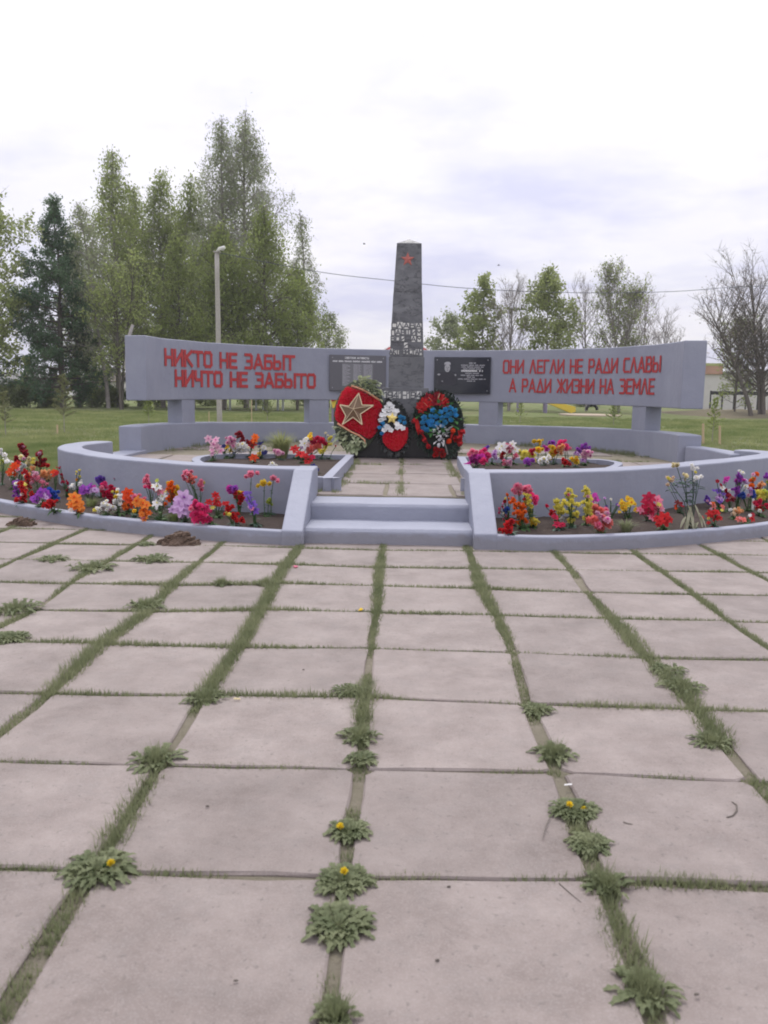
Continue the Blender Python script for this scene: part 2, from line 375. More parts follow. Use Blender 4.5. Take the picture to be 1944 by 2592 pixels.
def slab_obj(poly, ztop, thick, parent, tilt=(0,0), name='slab', bev=.007):
    """poly: convex xy outline; edges are subdivided and chipped a little"""
    cx = sum(p[0] for p in poly)/len(poly); cy = sum(p[1] for p in poly)/len(poly)
    out = []
    n = len(poly)
    for i in range(n):
        a, b = Vector(poly[i]), Vector(poly[(i+1) % n]); L = (b-a).length
        if L < .02: continue
        d = (b-a)/L; nrm_ = Vector((d.y, -d.x))
        e = min(.03, L*.2)
        out.append(a+d*e*random.uniform(.4, 1.5))
        for t in (.3, .68):
            if L > .3: out.append(a+(b-a)*(t+random.uniform(-.08,.08)) + nrm_*random.uniform(-.013,.004))
        out.append(b-d*e*random.uniform(.4, 1.5))
    if len(out) < 3: return None
    mb = MB(); k = len(out)
    def zt(x, y): return ztop + tilt[0]*(x-cx) + tilt[1]*(y-cy)
    c = Vector((cx, cy))
    ring0 = [(p.x, p.y, ztop-thick) for p in out]
    ring1 = [(p.x, p.y, zt(p.x, p.y)-bev*random.uniform(.6, 1.6)) for p in out]
    inn = [p+(c-p).normalized()*bev*random.uniform(.7, 1.6) for p in out]
    ring2 = [(p.x, p.y, zt(p.x, p.y)) for p in inn]
    mb.v = ring0+ring1+ring2
    for r_ in (0, k):
        for i in range(k): mb.f.append((r_+i, r_+(i+1) % k, r_+k+(i+1) % k, r_+k+i))
    mb.f.append(tuple(range(2*k, 3*k))); mb.m = [0]*len(mb.f)
    return mb.build(name, M['slab'], parent)
for c in list(CR)[:-1]:
    for r in list(RRW)[:-1]:
        a, b, d, e = K[(c,r)], K[(c+1,r)], K[(c+1,r+1)], K[(c,r+1)]
        ctr = (a+b+d+e)/4
        kx = [p_[0] for p_ in KERB]; kyy = [p_[1] for p_ in KERB]
        if ctr.y > float(np.interp(ctr.x, kx, kyy))+.75 or abs(ctr.x) > .55*ctr.y+2.2 or ctr.y < .6: continue
        j = lambda: random.uniform(-.006, .006)
        poly = [(a.x+cw[c]+j(), a.y+rw[r]+j()), (b.x-cw[c+1]+j(), b.y+rw[r]+j()), (d.x-cw[c+1]+j(), d.y-rw[r+1]+j()), (e.x+cw[c]+j(), e.y-rw[r+1]+j())]
        slab_obj(poly, random.uniform(-.004, .004), .06, paving, (random.uniform(-.006,.006), random.uniform(-.006,.006)))

# ---- terrace: earth disc with slabs
mb = MB(); mb.prism([(C1[0]+5.3*math.cos(t), C1[1]+5.3*math.sin(t)) for t in np.linspace(0, 2*math.pi, 72)[:-1] if True], -.1, ZT-.025)
circ = [(C1[0]+5.3*math.cos(t), C1[1]+5.3*math.sin(t)) for t in np.linspace(0, 2*math.pi, 72)[:-1]]
mb = MB(); poly = [p for p in circ if p[1] > 10.0]; poly = sorted(poly, key=lambda p: math.atan2(p[1]-C1[1], p[0]-C1[0]))
mb = MB(); mb.prism(circ, -.1, ZT-.016)
# the front of the disc is cut off behind the steps
mb.v = [(x, max(y, 9.78 if abs(x) < 1.6 else y), z) for x, y, z in mb.v]
terrace = struct(mb.build('terrace', M['joint']))
def clip(poly, cx, cy, R, n=40):
    out = poly
    for i in range(n):
        t = 2*math.pi*(i+.5)/n; nx_, ny_ = math.cos(t), math.sin(t)
        res = []
        for k in range(len(out)):
            p, q = out[k], out[(k+1) % len(out)]
            dp = (p[0]-cx)*nx_+(p[1]-cy)*ny_-R; dq = (q[0]-cx)*nx_+(q[1]-cy)*ny_-R
            if dp <= 0: res.append(p)
            if dp*dq < 0:
                s = dp/(dp-dq); res.append((p[0]+(q[0]-p[0])*s, p[1]+(q[1]-p[1])*s))
        out = res
        if len(out) < 3: return []
    return out
rows = [9.80, 11.03, 12.29, 13.75, 15.1, 16.4, 17.6]
for ri in range(len(rows)-1):
    off = -.02 if ri != 0 else -.2
    for k in range(-7, 7):
        x0 = off+k*.8; x1 = x0+.8
        if rows[ri] > 15 and abs((x0+x1)/2) < 1.0: continue
        if ri >= 4 and random.random() < .25: continue
        g = .02; poly = [(x0+g, rows[ri]+.014), (x1-g, rows[ri]+.014), (x1-g, rows[ri+1]-.014), (x0+g, rows[ri+1]-.014)]
        poly = clip(poly, C1[0], C1[1], 5.25)
        poly = clip(poly, RC[0], RC[1], 4.6) if poly and rows[ri] > 15 else poly
        if len(poly) < 3: continue
        ar = abs(sum(poly[i][0]*poly[(i+1) % len(poly)][1]-poly[(i+1) % len(poly)][0]*poly[i][1] for i in range(len(poly))))/2
        if ar < .05: continue
        slab_obj(poly, ZT+random.uniform(-.008,.008), .05, terrace, (random.uniform(-.008,.008), random.uniform(-.008,.008)))

# ---- masonry helpers
def ribbon(path, width, side, z0, z1, amp=.006, n=48, ends=True):
    """a wall that follows path (outer edge); width goes to 'side' (+1 = left of travel)"""
    pts = catmull(path, n); mb = MB(); k = len(pts)
    zf = z1 if callable(z1) else (lambda t: z1)
    ring = []
    for i, p in enumerate(pts):
        d = (pts[min(i+1,k-1)]-pts[max(i-1,0)]).normalized(); nn = Vector((-d.y, d.x, 0))*side
        q = p+nn*width; z = zf(i/(k-1))
        pw = p+nn*wob(p.x, p.y, 1, amp*1.5, 1.6); qw = q+nn*wob(q.x, q.y, 2, amp*1.5, 1.6)
        zz = z+wob(p.x, p.y, 4, amp, 2.2); zq = z+wob(q.x, q.y, 6, amp, 2.2)
        mp, mq = pw.lerp(qw, .5), None
        ring.append([(pw.x,pw.y,z0),(pw.x+nn.x*wob(p.x,p.y,9,amp,3),pw.y+nn.y*wob(p.x,p.y,9,amp,3),(z0+zz)/2),(pw.x,pw.y,zz),(mp.x,mp.y,(zz+zq)/2+.004),(qw.x,qw.y,zq),(qw.x,qw.y,z0)])
    m_ = len(ring[0])
    for rg in ring: mb.v += rg
    for i in range(k-1):
        for j in range(m_):
            a, b = i*m_+j, i*m_+(j+1) % m_; q = (a, b, b+m_, a+m_)
            mb.f.append(q if side > 0 else q[::-1])
    e0 = tuple(range(m_)); e1 = tuple(range((k-1)*m_, k*m_))
    mb.f.append(e0[::-1] if side > 0 else e0); mb.f.append(e1 if side > 0 else e1[::-1])
    mb.m = [0]*len(mb.f); return mb
def soil_patch(outer, inner, zo, zi, n=70, m_=10):
    po, pi = catmull(outer, n), catmull(inner, n); k = min(len(po), len(pi)); mb = MB()
    po = [po[round(i*(len(po)-1)/(k-1))] for i in range(k)]; pi = [pi[round(i*(len(pi)-1)/(k-1))] for i in range(k)]
    for i in range(k):
        for j in range(m_+1):
            t = j/m_; p = po[i].lerp(pi[i], t)
            mb.v.append((p.x, p.y, zo+(zi-zo)*t+wob(p.x,p.y,1,.022,5)+wob(p.x,p.y,2,.012,17)+.02*math.sin(t*math.pi)))
    w = m_+1
    mb.f = [(i*w+j, i*w+j+1, (i+1)*w+j+1, (i+1)*w+j) for i in range(k-1) for j in range(m_)]; mb.m = [0]*len(mb.f)
    return mb
def cheek(x0, x1):
    prof = [(8.43,-.1),(8.43,.15),(9.42,.665),(9.95,.665),(9.95,-.1)]
    mb = MB(); n = len(prof)
    mb.add([(x0,y,z) for y,z in prof]+[(x1,y,z) for y,z in prof], [tuple(range(n)), tuple(reversed(range(n,2*n)))]+[(i,n+i,n+(i+1)%n,(i+1)%n) for i in range(n)])
    mb.v = [(x+wob(x,y,z,.006,3), y, z) for x,y,z in mb.v]
    return mb

# ---- the two outer flower beds: retaining wall, cheek beside the steps, kerb, soil
ZW, ZK, ZS = .66, .14, .13
LW = [(-1.17,9.58),(-1.9,9.72),(-2.75,10.06),(-3.6,10.6),(-4.3,11.3),(-4.85,12.05),(-5.1,12.75),(-5.12,13.35),(-4.98,13.85)]
RW = [(.93,9.55),(1.7,9.72),(2.4,10.0),(3.32,10.62),(4.3,11.55),(5.15,12.4),(5.75,13.15),(5.85,13.75),(5.6,14.2)]
LK = [(-1.17,8.45),(-1.9,8.63),(-3.0,9.05),(-3.95,9.6),(-4.85,10.27),(-5.75,11.05),(-6.5,11.95),(-7.0,12.9),(-7.2,14.0)]
RK = [(.93,8.43)]+[(C2[0]+6.42*math.cos(t), C2[1]+6.42*math.sin(t)) for t in np.radians([281,288,297,306,315,324,333,342,351])]
fl = thing('flower_bed', 'curved grey flower bed left of the steps with a dense row of bright flowers', 'flower bed', (-2.6, 9.3, 0))
fr = thing('flower_bed', 'curved grey flower bed right of the steps, cream rose bush in its middle', 'flower bed', (2.6, 9.3, 0))
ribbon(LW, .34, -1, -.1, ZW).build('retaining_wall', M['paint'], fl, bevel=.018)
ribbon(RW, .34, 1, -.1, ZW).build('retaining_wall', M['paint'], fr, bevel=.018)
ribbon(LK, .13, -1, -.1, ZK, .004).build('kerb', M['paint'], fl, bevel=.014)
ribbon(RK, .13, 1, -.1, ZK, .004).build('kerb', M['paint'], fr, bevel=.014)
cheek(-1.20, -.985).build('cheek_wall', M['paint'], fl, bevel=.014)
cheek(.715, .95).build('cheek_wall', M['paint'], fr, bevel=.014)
soil_patch([(x,y+.06) for x,y in LK], [(x+.05,y+.05) for x,y in LW]+[], ZS-.035, ZS+.02).build('soil', M['soil'], fl, smooth=True)
soil_patch([(x,y+.06) for x,y in RK], [(x-.05,y+.05) for x,y in RW]+[], ZS-.035, ZS+.02).build('soil', M['soil'], fr, smooth=True)

# ---- steps
st = thing('steps', 'two grey painted steps up to the terrace between the flower beds', 'steps', (-.13, 8.6, 0))
def step(y0, y1, z):
    mb = MB(); n = 14; xs_ = [-.99+1.71*i/n for i in range(n+1)]
    for x in xs_:
        w = wob(x, y0, z, .010, 2.4)
        mb.v += [(x,y0+w,-.1),(x,y0+w*.5,z-.035),(x,y0+.03+w,z+w*.3),(x,y1,z+wob(x,y1,z,.006,2)),(x,y1,-.1)]
    for i in range(n):
        for j in range(5):
            a, b = i*5+j, i*5+(j+1) % 5; mb.f.append((a, a+5, b+5, b))
    mb.f += [(0,1,2,3,4), tuple(n*5+j for j in (4,3,2,1,0))]; mb.m = [0]*len(mb.f); return mb
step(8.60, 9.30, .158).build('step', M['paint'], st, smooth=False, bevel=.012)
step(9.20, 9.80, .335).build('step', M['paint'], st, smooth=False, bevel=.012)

# ---- two inner beds on the terrace
def inner_bed(label, outline, loc):
    root = thing('flower_bed', label, 'flower bed', loc)
    pts = catmull(outline+[outline[0]], 60)[:-1]; k = len(pts); z1 = ZT+.15
    cx = sum(p.x for p in pts)/k; cy = sum(p.y for p in pts)/k
    mb = MB(); rings = []
    for i, p in enumerate(pts):
        d = (pts[(i+1)%k]-pts[i-1]).normalized(); nn = Vector((-d.y, d.x, 0))
        if nn.dot(Vector((cx-p.x, cy-p.y, 0))) < 0: nn = -nn
        q = p+nn*.115; w = wob(p.x,p.y,3,.005,3)
        mb.v += [(p.x,p.y,ZT-.04),(p.x,p.y,z1+w),(q.x,q.y,z1+w),(q.x,q.y,ZT-.04)]
    for i in range(k):
        for j in range(3): a, b = i*4+j, ((i+1)%k)*4+j; mb.f.append((a, b, b+1, a+1))
    mb.m = [0]*len(mb.f)
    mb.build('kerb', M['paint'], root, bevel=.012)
    sm = MB(); rr_ = [1, .8, .6, .4, .2]
    for f_ in rr_:
        for p in pts:
            x, y = cx+(p.x-cx)*f_*.985, cy+(p.y-cy)*f_*.985
            sm.v.append((x, y, ZT+.075+.03*(1-f_)+wob(x,y,2,.03,4)+wob(x,y,5,.012,15)))
    sm.v.append((cx, cy, ZT+.11)); nr = len(rr_)
    for r_ in range(nr-1):
        for i in range(k): sm.f.append((r_*k+i, r_*k+(i+1)%k, (r_+1)*k+(i+1)%k, (r_+1)*k+i))
    for i in range(k): sm.f.append(((nr-1)*k+i, (nr-1)*k+(i+1)%k, nr*k))
    sm.m = [0]*len(sm.f); sm.build('soil', M['soil'], root, smooth=True)
    return root
def dens(corners):   # keep the straight sides straight
    out = []
    for i, (a, b, straight) in enumerate(corners):
        out.append(a)
        if straight:
            for t in (.03, .35, .65, .97): out.append((a[0]+(b[0]-a[0])*t, a[1]+(b[1]-a[1])*t))
    return out
inner_bed('small bed inside the left wall, big green grass clump in its middle',
    dens([((-.79,13.72),(-.84,10.12),1), ((-.84,10.12),(-1.3,10.3),0), ((-1.3,10.3),(-2.0,10.7),0), ((-2.0,10.7),(-2.6,11.4),0), ((-2.6,11.4),(-3.0,12.2),0), ((-3.0,12.2),(-3.1,12.95),0), ((-3.1,12.95),(-2.85,13.62),0), ((-2.85,13.62),(-.79,13.72),1)]), (-1.7,12.3,ZT))
inner_bed('small bed inside the right wall crowded with pink, white and yellow flowers',
    dens([((.86,13.7),(.80,10.25),1), ((.80,10.25),(1.3,10.4),0), ((1.3,10.4),(2.0,10.8),0), ((2.0,10.8),(2.6,11.5),0), ((2.6,11.5),(3.05,12.3),0), ((3.05,12.3),(3.3,13.1),0), ((3.3,13.1),(3.1,13.65),0), ((3.1,13.65),(.86,13.7),1)]), (1.9,12.3,ZT))

# ---- memorial wall on a circle: low wall, four pillars, long board with red lettering
mw = thing('memorial_wall', 'long curved grey concrete board on pillars with red lettering', 'memorial wall', (RC[0], RC[1]+RR, -.05))
def polar(a, r, z): return (RC[0]+r*math.cos(a), RC[1]+r*math.sin(a), z)
def arc_block(a0, a1, r0, r1, zb, zt, n, amp=.006):
    ztf = zt if callable(zt) else (lambda a: zt)
    mb = MB()
    for i in range(n+1):
        a = a0+(a1-a0)*i/n; z1 = ztf(a); w = lambda s, r: wob(a*r, s, z1, amp, 1.5)
        zm = (zb+z1)/2
        mb.v += [polar(a, r0+w(1,r0), zb+w(8,r0)*.5), polar(a, r0+w(2,r0), zm), polar(a, r0+w(3,r0), z1+w(4,r0)), polar(a, r1+w(5,r1), z1+w(6,r1)), polar(a, r1+w(7,r1), zb+w(8,r1)*.5)]
    for i in range(n):
        for j in range(5):
            p, q = i*5+j, i*5+(j+1) % 5; mb.f.append((p, p+5, q+5, q))
    mb.f += [(0,1,2,3,4), tuple(n*5+j for j in (4,3,2,1,0))]; mb.m = [0]*len(mb.f); return mb
rad = math.radians
zlow = lambda a: .765+.075*abs(math.cos(a))**3
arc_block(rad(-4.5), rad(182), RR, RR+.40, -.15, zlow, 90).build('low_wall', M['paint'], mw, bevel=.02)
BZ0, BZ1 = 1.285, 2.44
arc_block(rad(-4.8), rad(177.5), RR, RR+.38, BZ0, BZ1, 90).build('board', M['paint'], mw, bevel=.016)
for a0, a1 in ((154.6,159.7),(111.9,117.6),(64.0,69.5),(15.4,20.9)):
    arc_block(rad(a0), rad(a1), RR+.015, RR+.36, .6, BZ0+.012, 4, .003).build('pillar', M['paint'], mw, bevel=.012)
# painted ledge on the left and the lower stub on the right that join the low wall to the bed walls
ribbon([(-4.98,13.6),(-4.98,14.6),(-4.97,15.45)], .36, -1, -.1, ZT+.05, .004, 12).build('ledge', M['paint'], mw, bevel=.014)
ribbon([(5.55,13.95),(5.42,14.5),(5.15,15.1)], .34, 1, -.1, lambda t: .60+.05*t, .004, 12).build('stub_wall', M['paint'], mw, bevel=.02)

# lettering: strokes of a sign-painter's alphabet
G = {'Н':(.62,[[(0,0),(0,1)],[(1,0),(1,1)],[(0,.5),(1,.5)]]),'И':(.66,[[(0,0),(0,1)],[(1,0),(1,1)],[(0,.08),(1,.92)]]),
'К':(.62,[[(0,0),(0,1)],[(0,.48),(.95,1)],[(.2,.58),(1,0)]]),'Т':(.66,[[(-.05,1),(1.05,1)],[(.5,0),(.5,1)]]),
'О':(.62,[[(.18,0),(.82,0),(1,.14),(1,.86),(.82,1),(.18,1),(0,.86),(0,.14),(.18,0)]]),
'Е':(.56,[[(1,1),(0,1),(0,0),(1,0)],[(0,.5),(.9,.5)]]),
'З':(.56,[[(0,1),(.8,1),(1,.88),(1,.64),(.82,.52),(.3,.52)],[(.82,.52),(1,.4),(1,.12),(.8,0),(0,0)]]),
'А':(.72,[[(0,0),(.5,1),(1,0)],[(.18,.28),(.82,.28)]]),
'Б':(.60,[[(.95,1),(0,1),(0,0),(.8,0),(1,.12),(1,.42),(.8,.55),(0,.55)]]),
'Ы':(.86,[[(0,1),(0,0),(.5,0),(.62,.12),(.62,.42),(.5,.55),(0,.55)],[(1,0),(1,1)]]),
'Ч':(.56,[[(0,1),(0,.55),(.15,.42),(1,.42)],[(1,0),(1,1)]]),'Л':(.68,[[(0,0),(.48,1),(.52,1),(1,0)]]),
'Г':(.52,[[(0,0),(0,1),(1,1)]]),'Р':(.58,[[(0,0),(0,1),(.8,1),(1,.87),(1,.58),(.8,.45),(0,.45)]]),
'Д':(.74,[[(0,0),(.5,1),(1,0),(0,0)]]),'С':(.58,[[(1,.98),(.16,.98),(0,.85),(0,.15),(.16,.02),(1,.02)]]),
'В':(.60,[[(0,0),(0,1),(.75,1),(.93,.88),(.93,.65),(.75,.53),(0,.53)],[(.75,.53),(1,.4),(1,.13),(.8,0),(0,0)]]),
'Ж':(.92,[[(.5,0),(.5,1)],[(0,1),(.44,.5),(0,0)],[(1,1),(.56,.5),(1,0)]]),'М':(.78,[[(0,0),(0,1),(.5,.42),(1,1),(1,0)]]),
'П':(.62,[[(0,0),(0,1),(1,1),(1,0)]]),'Ш':(.86,[[(0,1),(0,0),(1,0),(1,1)],[(.5,0),(.5,1)]]),
'1':(.34,[[(.2,.85),(.9,1),(.9,0)]]),'9':(.56,[[(.05,.02),(.8,.02),(1,.2),(1,.85),(.85,1),(.15,1),(0,.85),(0,.58),(.15,.46),(1,.46)]]),
'4':(.60,[[(.78,0),(.78,1),(0,.3),(1,.3)]]),'5':(.56,[[(.95,1),(.08,1),(.04,.57),(.8,.57),(1,.42),(1,.15),(.8,0),(0,0)]]),'-':(.4,[[(0,.5),(1,.5)]])}
def strokes(text, width, h, gap=.26, space=.5):
    """-> list of segments in (s,t), s over 0..width, t over 0..h"""
    adv = [(space if ch == ' ' else G[ch][0]) + (gap if ch != ' ' else gap*.4) for ch in text]
    tot = sum(adv)-gap; k = width/tot; s = 0; segs = []
    for ch, a in zip(text, adv):
        if ch != ' ':
            w = G[ch][0]*k
            for pl in G[ch][1]:
                for p, q in zip(pl[:-1], pl[1:]): segs.append(((s*k+p[0]*w, p[1]*h), (s*k+q[0]*w, q[1]*h)))
        s += a
    return segs
def letter_mesh(segs, th, place, d0=.003, jit=.0):
    """place(s,t,d) maps text coordinates to the surface, d = distance proud of it"""
    mb = MB()
    for i, ((ax, ay), (bx, by)) in enumerate(segs):
        L = math.hypot(bx-ax, by-ay)
        if L < 1e-5: continue
        dx, dy = (bx-ax)/L, (by-ay)/L; e = th*.5; j = lambda: random.uniform(-jit, jit)
        d = d0+(i % 9)*.00035
        q = [(ax-dx*e-dy*e+j(), ay-dy*e+dx*e+j()), (ax-dx*e+dy*e+j(), ay-dy*e-dx*e+j()), (bx+dx*e+dy*e+j(), by+dy*e-dx*e+j()), (bx+dx*e-dy*e+j(), by+dy*e+dx*e+j())]
        mb.add([place(s, t, d) for s, t in q]+[place(s, t, -.002) for s, t in q], [(0,1,2,3),(0,4,5,1),(1,5,6,2),(2,6,7,3),(3,7,4,0)])
    return mb
def on_wall(px0, px1, z0):
    a0, a1 = ang_at(px0), ang_at(px1)
    w = abs(a0-a1)*RR          # the painter spaced the letters so that they look even from the forecourt
    return w, (lambda s, t, d: polar(ang_at(px0+(px1-px0)*s/w), RR-.011-d, z0+t))
for txt, p0, p1, z0, h, th in (('НИКТО НЕ ЗАБЫТ', 420, 743, 1.955, .275, .062), ('НИЧТО НЕ ЗАБЫТО', 445, 796, 1.565, .275, .062),
                               ('ОНИ ЛЕГЛИ НЕ РАДИ СЛАВЫ', 1273, 1668, 1.945, .262, .042), ('А РАДИ ЖИЗНИ НА ЗЕМЛЕ', 1290, 1655, 1.535, .262, .042)):
    w, pl = on_wall(p0, p1, z0)
    o = letter_mesh(strokes(txt, w, h), th, pl, .0015, .0015).build('lettering', M['red_paint'], mw)
    o['label'] = 'red painted Cyrillic words ' + txt.lower()
# ================================================================ OBELISK, PLAQUES, WREATHS
def frustum(mb, x0, x1, y0, y1, z0, X0, X1, Y0, Y1, z1, mi=0):
    return mb.add([(x0,y0,z0),(x1,y0,z0),(x1,y1,z0),(x0,y1,z0),(X0,Y0,z1),(X1,Y0,z1),(X1,Y1,z1),(X0,Y1,z1)],
        [(3,2,1,0),(4,5,6,7),(0,1,5,4),(1,2,6,5),(2,3,7,6),(3,0,4,7)], mi)
OY = 15.55                                     # front of the obelisk's shaft
def xz(px, py, y=OY): p = UY(px, py, y); return p.x, p.z
xc = (xz(983, 981)[0]+xz(1073, 981)[0])/2
ob = thing('obelisk', 'tall tapered grey granite obelisk with a red star and white lettering', 'obelisk', (xc, OY+.33, ZT))
hw_top = (xz(1064,613)[0]-xz(1001,613)[0])/2; hw_bot = (xz(1070,903)[0]-xz(984,903)[0])/2; hw_low = (xz(1073,950)[0]-xz(983,950)[0])/2; hw_ped = (xz(1082,1000)[0]-xz(968,1000)[0])/2
z_top = xz(1032,613)[1]; z_sh = xz(1028,903)[1]; z_low = xz(1028,981)[1]; z_ped = xz(1028,1049)[1]
cy = OY+hw_bot; xt = xc+.012
lean_y = OY+(hw_bot-hw_top)
# shaft in two stones, as the joint shows
zj = xz(1032,738)[1]; tj = (zj-z_sh)/(z_top-z_sh); hj = hw_bot+(hw_top-hw_bot)*tj
frustum(MB(), xc-hw_bot,xc+hw_bot,cy-hw_bot,cy+hw_bot,z_sh, xc-hj,xc+hj,cy-hj,cy+hj,zj).build('shaft_block', M['granite'], ob, bevel=.006)
frustum(MB(), xc-hj+.003,xc+hj-.003,cy-hj+.003,cy+hj-.003,zj+.001, xt-hw_top,xt+hw_top,cy-hw_top,cy+hw_top,z_top).build('shaft_block', M['granite'], ob, bevel=.006)
mb = MB(); mb.add([(xt-hw_top+.01,cy-hw_top+.01,z_top),(xt+hw_top-.01,cy-hw_top+.01,z_top),(xt+hw_top-.01,cy+hw_top-.01,z_top),(xt-hw_top+.01,cy+hw_top-.01,z_top),(xt,cy,z_top+.10)], [(0,1,4),(1,2,4),(2,3,4),(3,0,4)])
mb.build('cap', M['granite2'], ob)
mb = MB(); mb.box((xc-hw_low,OY-.02,z_low),(xc+hw_low,OY-.02+2*hw_low,z_sh-.002)); mb.build('lower_block', M['granite2'], ob, bevel=.006)
mb = MB(); mb.box((xc-hw_ped,OY-.12,ZT+.5),(xc+hw_ped,OY+2*hw_ped-.12,z_low-.002)); mb.build('pedestal', M['granite2'], ob, bevel=.008)
xl, xr = UY(887,1120,15.05).x, UY(1160,1120,15.05).x
mb = MB(); mb.box((xl,15.05,ZT-.03),(xr,16.7,ZT+.62)); mb.build('plinth', M['black'], ob, bevel=.01)
# red star, lying on the sloping front face
slope = (hw_bot-hw_top)/(z_top-z_sh)
def on_shaft(x, z, d): return (x, OY+(z-z_sh)*slope-d, z)
def star_pts(cx, cz, R, r, rot=0): return [(cx+(R if k % 2 == 0 else r)*math.sin(rot+k*math.pi/5), cz+(R if k % 2 == 0 else r)*math.cos(rot+k*math.pi/5)) for k in range(10)]
sx, sz = xz(1032, 655); sp = star_pts(sx, sz, .125, .052)
mb = MB(); mb.add([on_shaft(x, z, .008) for x, z in sp]+[on_shaft(sx, sz, .022)], [(k, (k+1) % 10, 10) for k in range(10)]); mb.add([on_shaft(x,z,.008) for x,z in sp]+[on_shaft(x,z,-.002) for x,z in sp], [(k,10+k,10+(k+1)%10,(k+1)%10) for k in range(10)])
mb.build('star', M['star_red'], ob)
# white painted patches with dark letters left standing on them
def obelisk_line(text, py0, py1, px0, px1, place, y=OY, patch=True):
    x0, z1 = xz(px0, py0, y); x1, _ = xz(px1, py0, y); z0 = xz((px0+px1)/2, py1, y)[1]
    n = len(text); w = (x1-x0); pm = MB()
    adv = [.3 if c == ' ' else G[c][0]+.24 for c in text]; k = w/sum(adv); s = x0; lm = MB()
    for ch, a in zip(text, adv):
        if ch != ' ':
            gw = a*k; ins = random.uniform(.0, .012)
            if patch and random.random() < .985:
                za, zb = z0+random.uniform(-.012,.01), z1+random.uniform(-.01,.012)
                a0, a1 = s+gw*.02+ins, s+gw*random.uniform(.9, .98)
                pm.add([place(a0,za,.004), place(a1,za,.004), place(a1,zb,.004), place(a0,zb,.004)], [(0,1,2,3)])
            sg = strokes(ch, G[ch][0]*k, (z1-z0)*.86)
            part = letter_mesh(sg, .021, lambda u, t, d: place(s+.12*k+u, z0+(z1-z0)*.07+t, d), .0065)
            lm.add(part.v, part.f)
        s += a*k
    o1 = struct(pm.build('white_patch', M['white_paint'], ob), 'stuff'); o2 = lm.build('lettering', M['granite2'], ob)
    o2['label'] = 'dark letters ' + text.lower() + ' on white patches'
obelisk_line('СЛАВА', 816, 831, 990, 1068, on_shaft); obelisk_line('ПАВШИМ', 834, 848, 989, 1068, on_shaft)
obelisk_line('ВОИНАМ', 851, 864, 988, 1069, on_shaft); obelisk_line('И', 867, 880, 1019, 1036, on_shaft); obelisk_line('АКТИВИСТАМ', 884, 897, 985, 1070, on_shaft)
random.seed(5)
obelisk_line('1941-1945', 991, 1009, 971, 1081, lambda x, z, d: (x, OY-.12-d, z), OY-.12)

# ---- plaques, flat stone slabs bridging the curve of the board
def plaque(name, label, pxa, pxb, pya, pyb, mat, inset=0):
    a0, a1 = ang_at(pxa, 940), ang_at(pxb, 940); r = RR-.018
    A, B = Vector(polar(a0, r, 0)), Vector(polar(a1, r, 0)); mid = (A+B)/2; ux = (B-A).normalized(); w = (B-A).length
    nn = Vector((ux.y, -ux.x, 0)); nn = nn if nn.y < 0 else -nn
    z1 = UY((pxa+pxb)/2, pya, mid.y).z; z0 = UY((pxa+pxb)/2, pyb, mid.y).z; h = z1-z0; th = .032
    root = thing(name, label, 'plaque', (mid.x, mid.y, z0))
    mb = MB(); mb.obox(mid+nn*(th/2)+Vector((0,0,(z0+z1)/2)), ux, nn, Vector((0,0,1)), w/2, th/2, h/2); mb.build('panel', mat, root, bevel=.006)
    place = lambda s, t, d: tuple(A+ux*(s*w)+nn*(th+d)+Vector((0,0,z0+t*h)))
    for s in (.05, .95):
        for t in (.08, .92):
            c = Vector(place(s, t, 0)); mb = MB(); mb.tube([c, c+nn*.008], [.012,.009], 8); mb.build('screw', M['engrave'], root)
    return root, place, w, h
def words(mb, place, s0, s1, t0, t1, d, seed, wmin=.03, wmax=.11, gap=.012):
    r = random.Random(seed); s = s0
    while s < s1-.005:
        e = min(s1, s+r.uniform(wmin, wmax)); n = max(1, int((e-s)/.011)); cw_ = (e-s)/n
        for i in range(n):
            a = s+i*cw_; b = a+cw_*.72; tt = t1 if r.random() < .8 else t1+(t1-t0)*.15
            mb.add([place(a,t0,d), place(b,t0,d), place(b,tt,d), place(a,tt,d)], [(0,1,2,3)])
        s = e+gap
gp, pl, w, h = plaque('stone_plaque', 'grey stone plaque with a table of names, left of the obelisk', 833, 976, 899, 989, M['plaque_grey'])
mb = letter_mesh([((a+.27*w, b), (c+.27*w, d)) for (a, b), (c, d) in strokes('СОВЕТСКИЕ АКТИВИСТЫ', w*.42, h*.045)], .007, lambda s, t, d: pl(s/w, .895+t/h, d), .002)
words(mb, pl, .055, .93, .80, .84, .002, 3, .06, .16, .02)
struct(mb.build('heading', M['engrave_white'], gp), 'stuff')
tb = MB(); tb.add([pl(.22,.13,.0015), pl(.77,.13,.0015), pl(.77,.76,.0015), pl(.22,.76,.0015)], [(0,1,2,3)])
tb.build('name_table_field', simple('plaque_field', (.19,.19,.205), .6, .08), gp)
mb = MB()
for i in range(22):
    t = .145+i*.0275
    for s0, s1 in ((.228,.34+.03*math.sin(i*1.7)), (.42,.545+.02*math.sin(i*2.3)), (.60,.755)):
        words(mb, pl, s0, s1, t, t+.015, .003, i*7+int(s0*100), .05, .1, .01)
struct(mb.build('names', M['engrave'], gp), 'stuff')
bp, pl, w, h = plaque('stone_plaque', 'polished black plaque with an engraved bust portrait, right of the obelisk', 1100, 1243, 904, 996, M['plaque_black'])
mb = MB()
def blob(mb, pts, d): mb.add([pl(s, t, d) for s, t in pts], [tuple(range(len(pts)))])
def ell(cs, ct, rs, rt, n=18, a0=0, a1=2*math.pi): return [(cs+rs*math.cos(a0+(a1-a0)*k/n), ct+rt*math.sin(a0+(a1-a0)*k/n)) for k in range(n)]
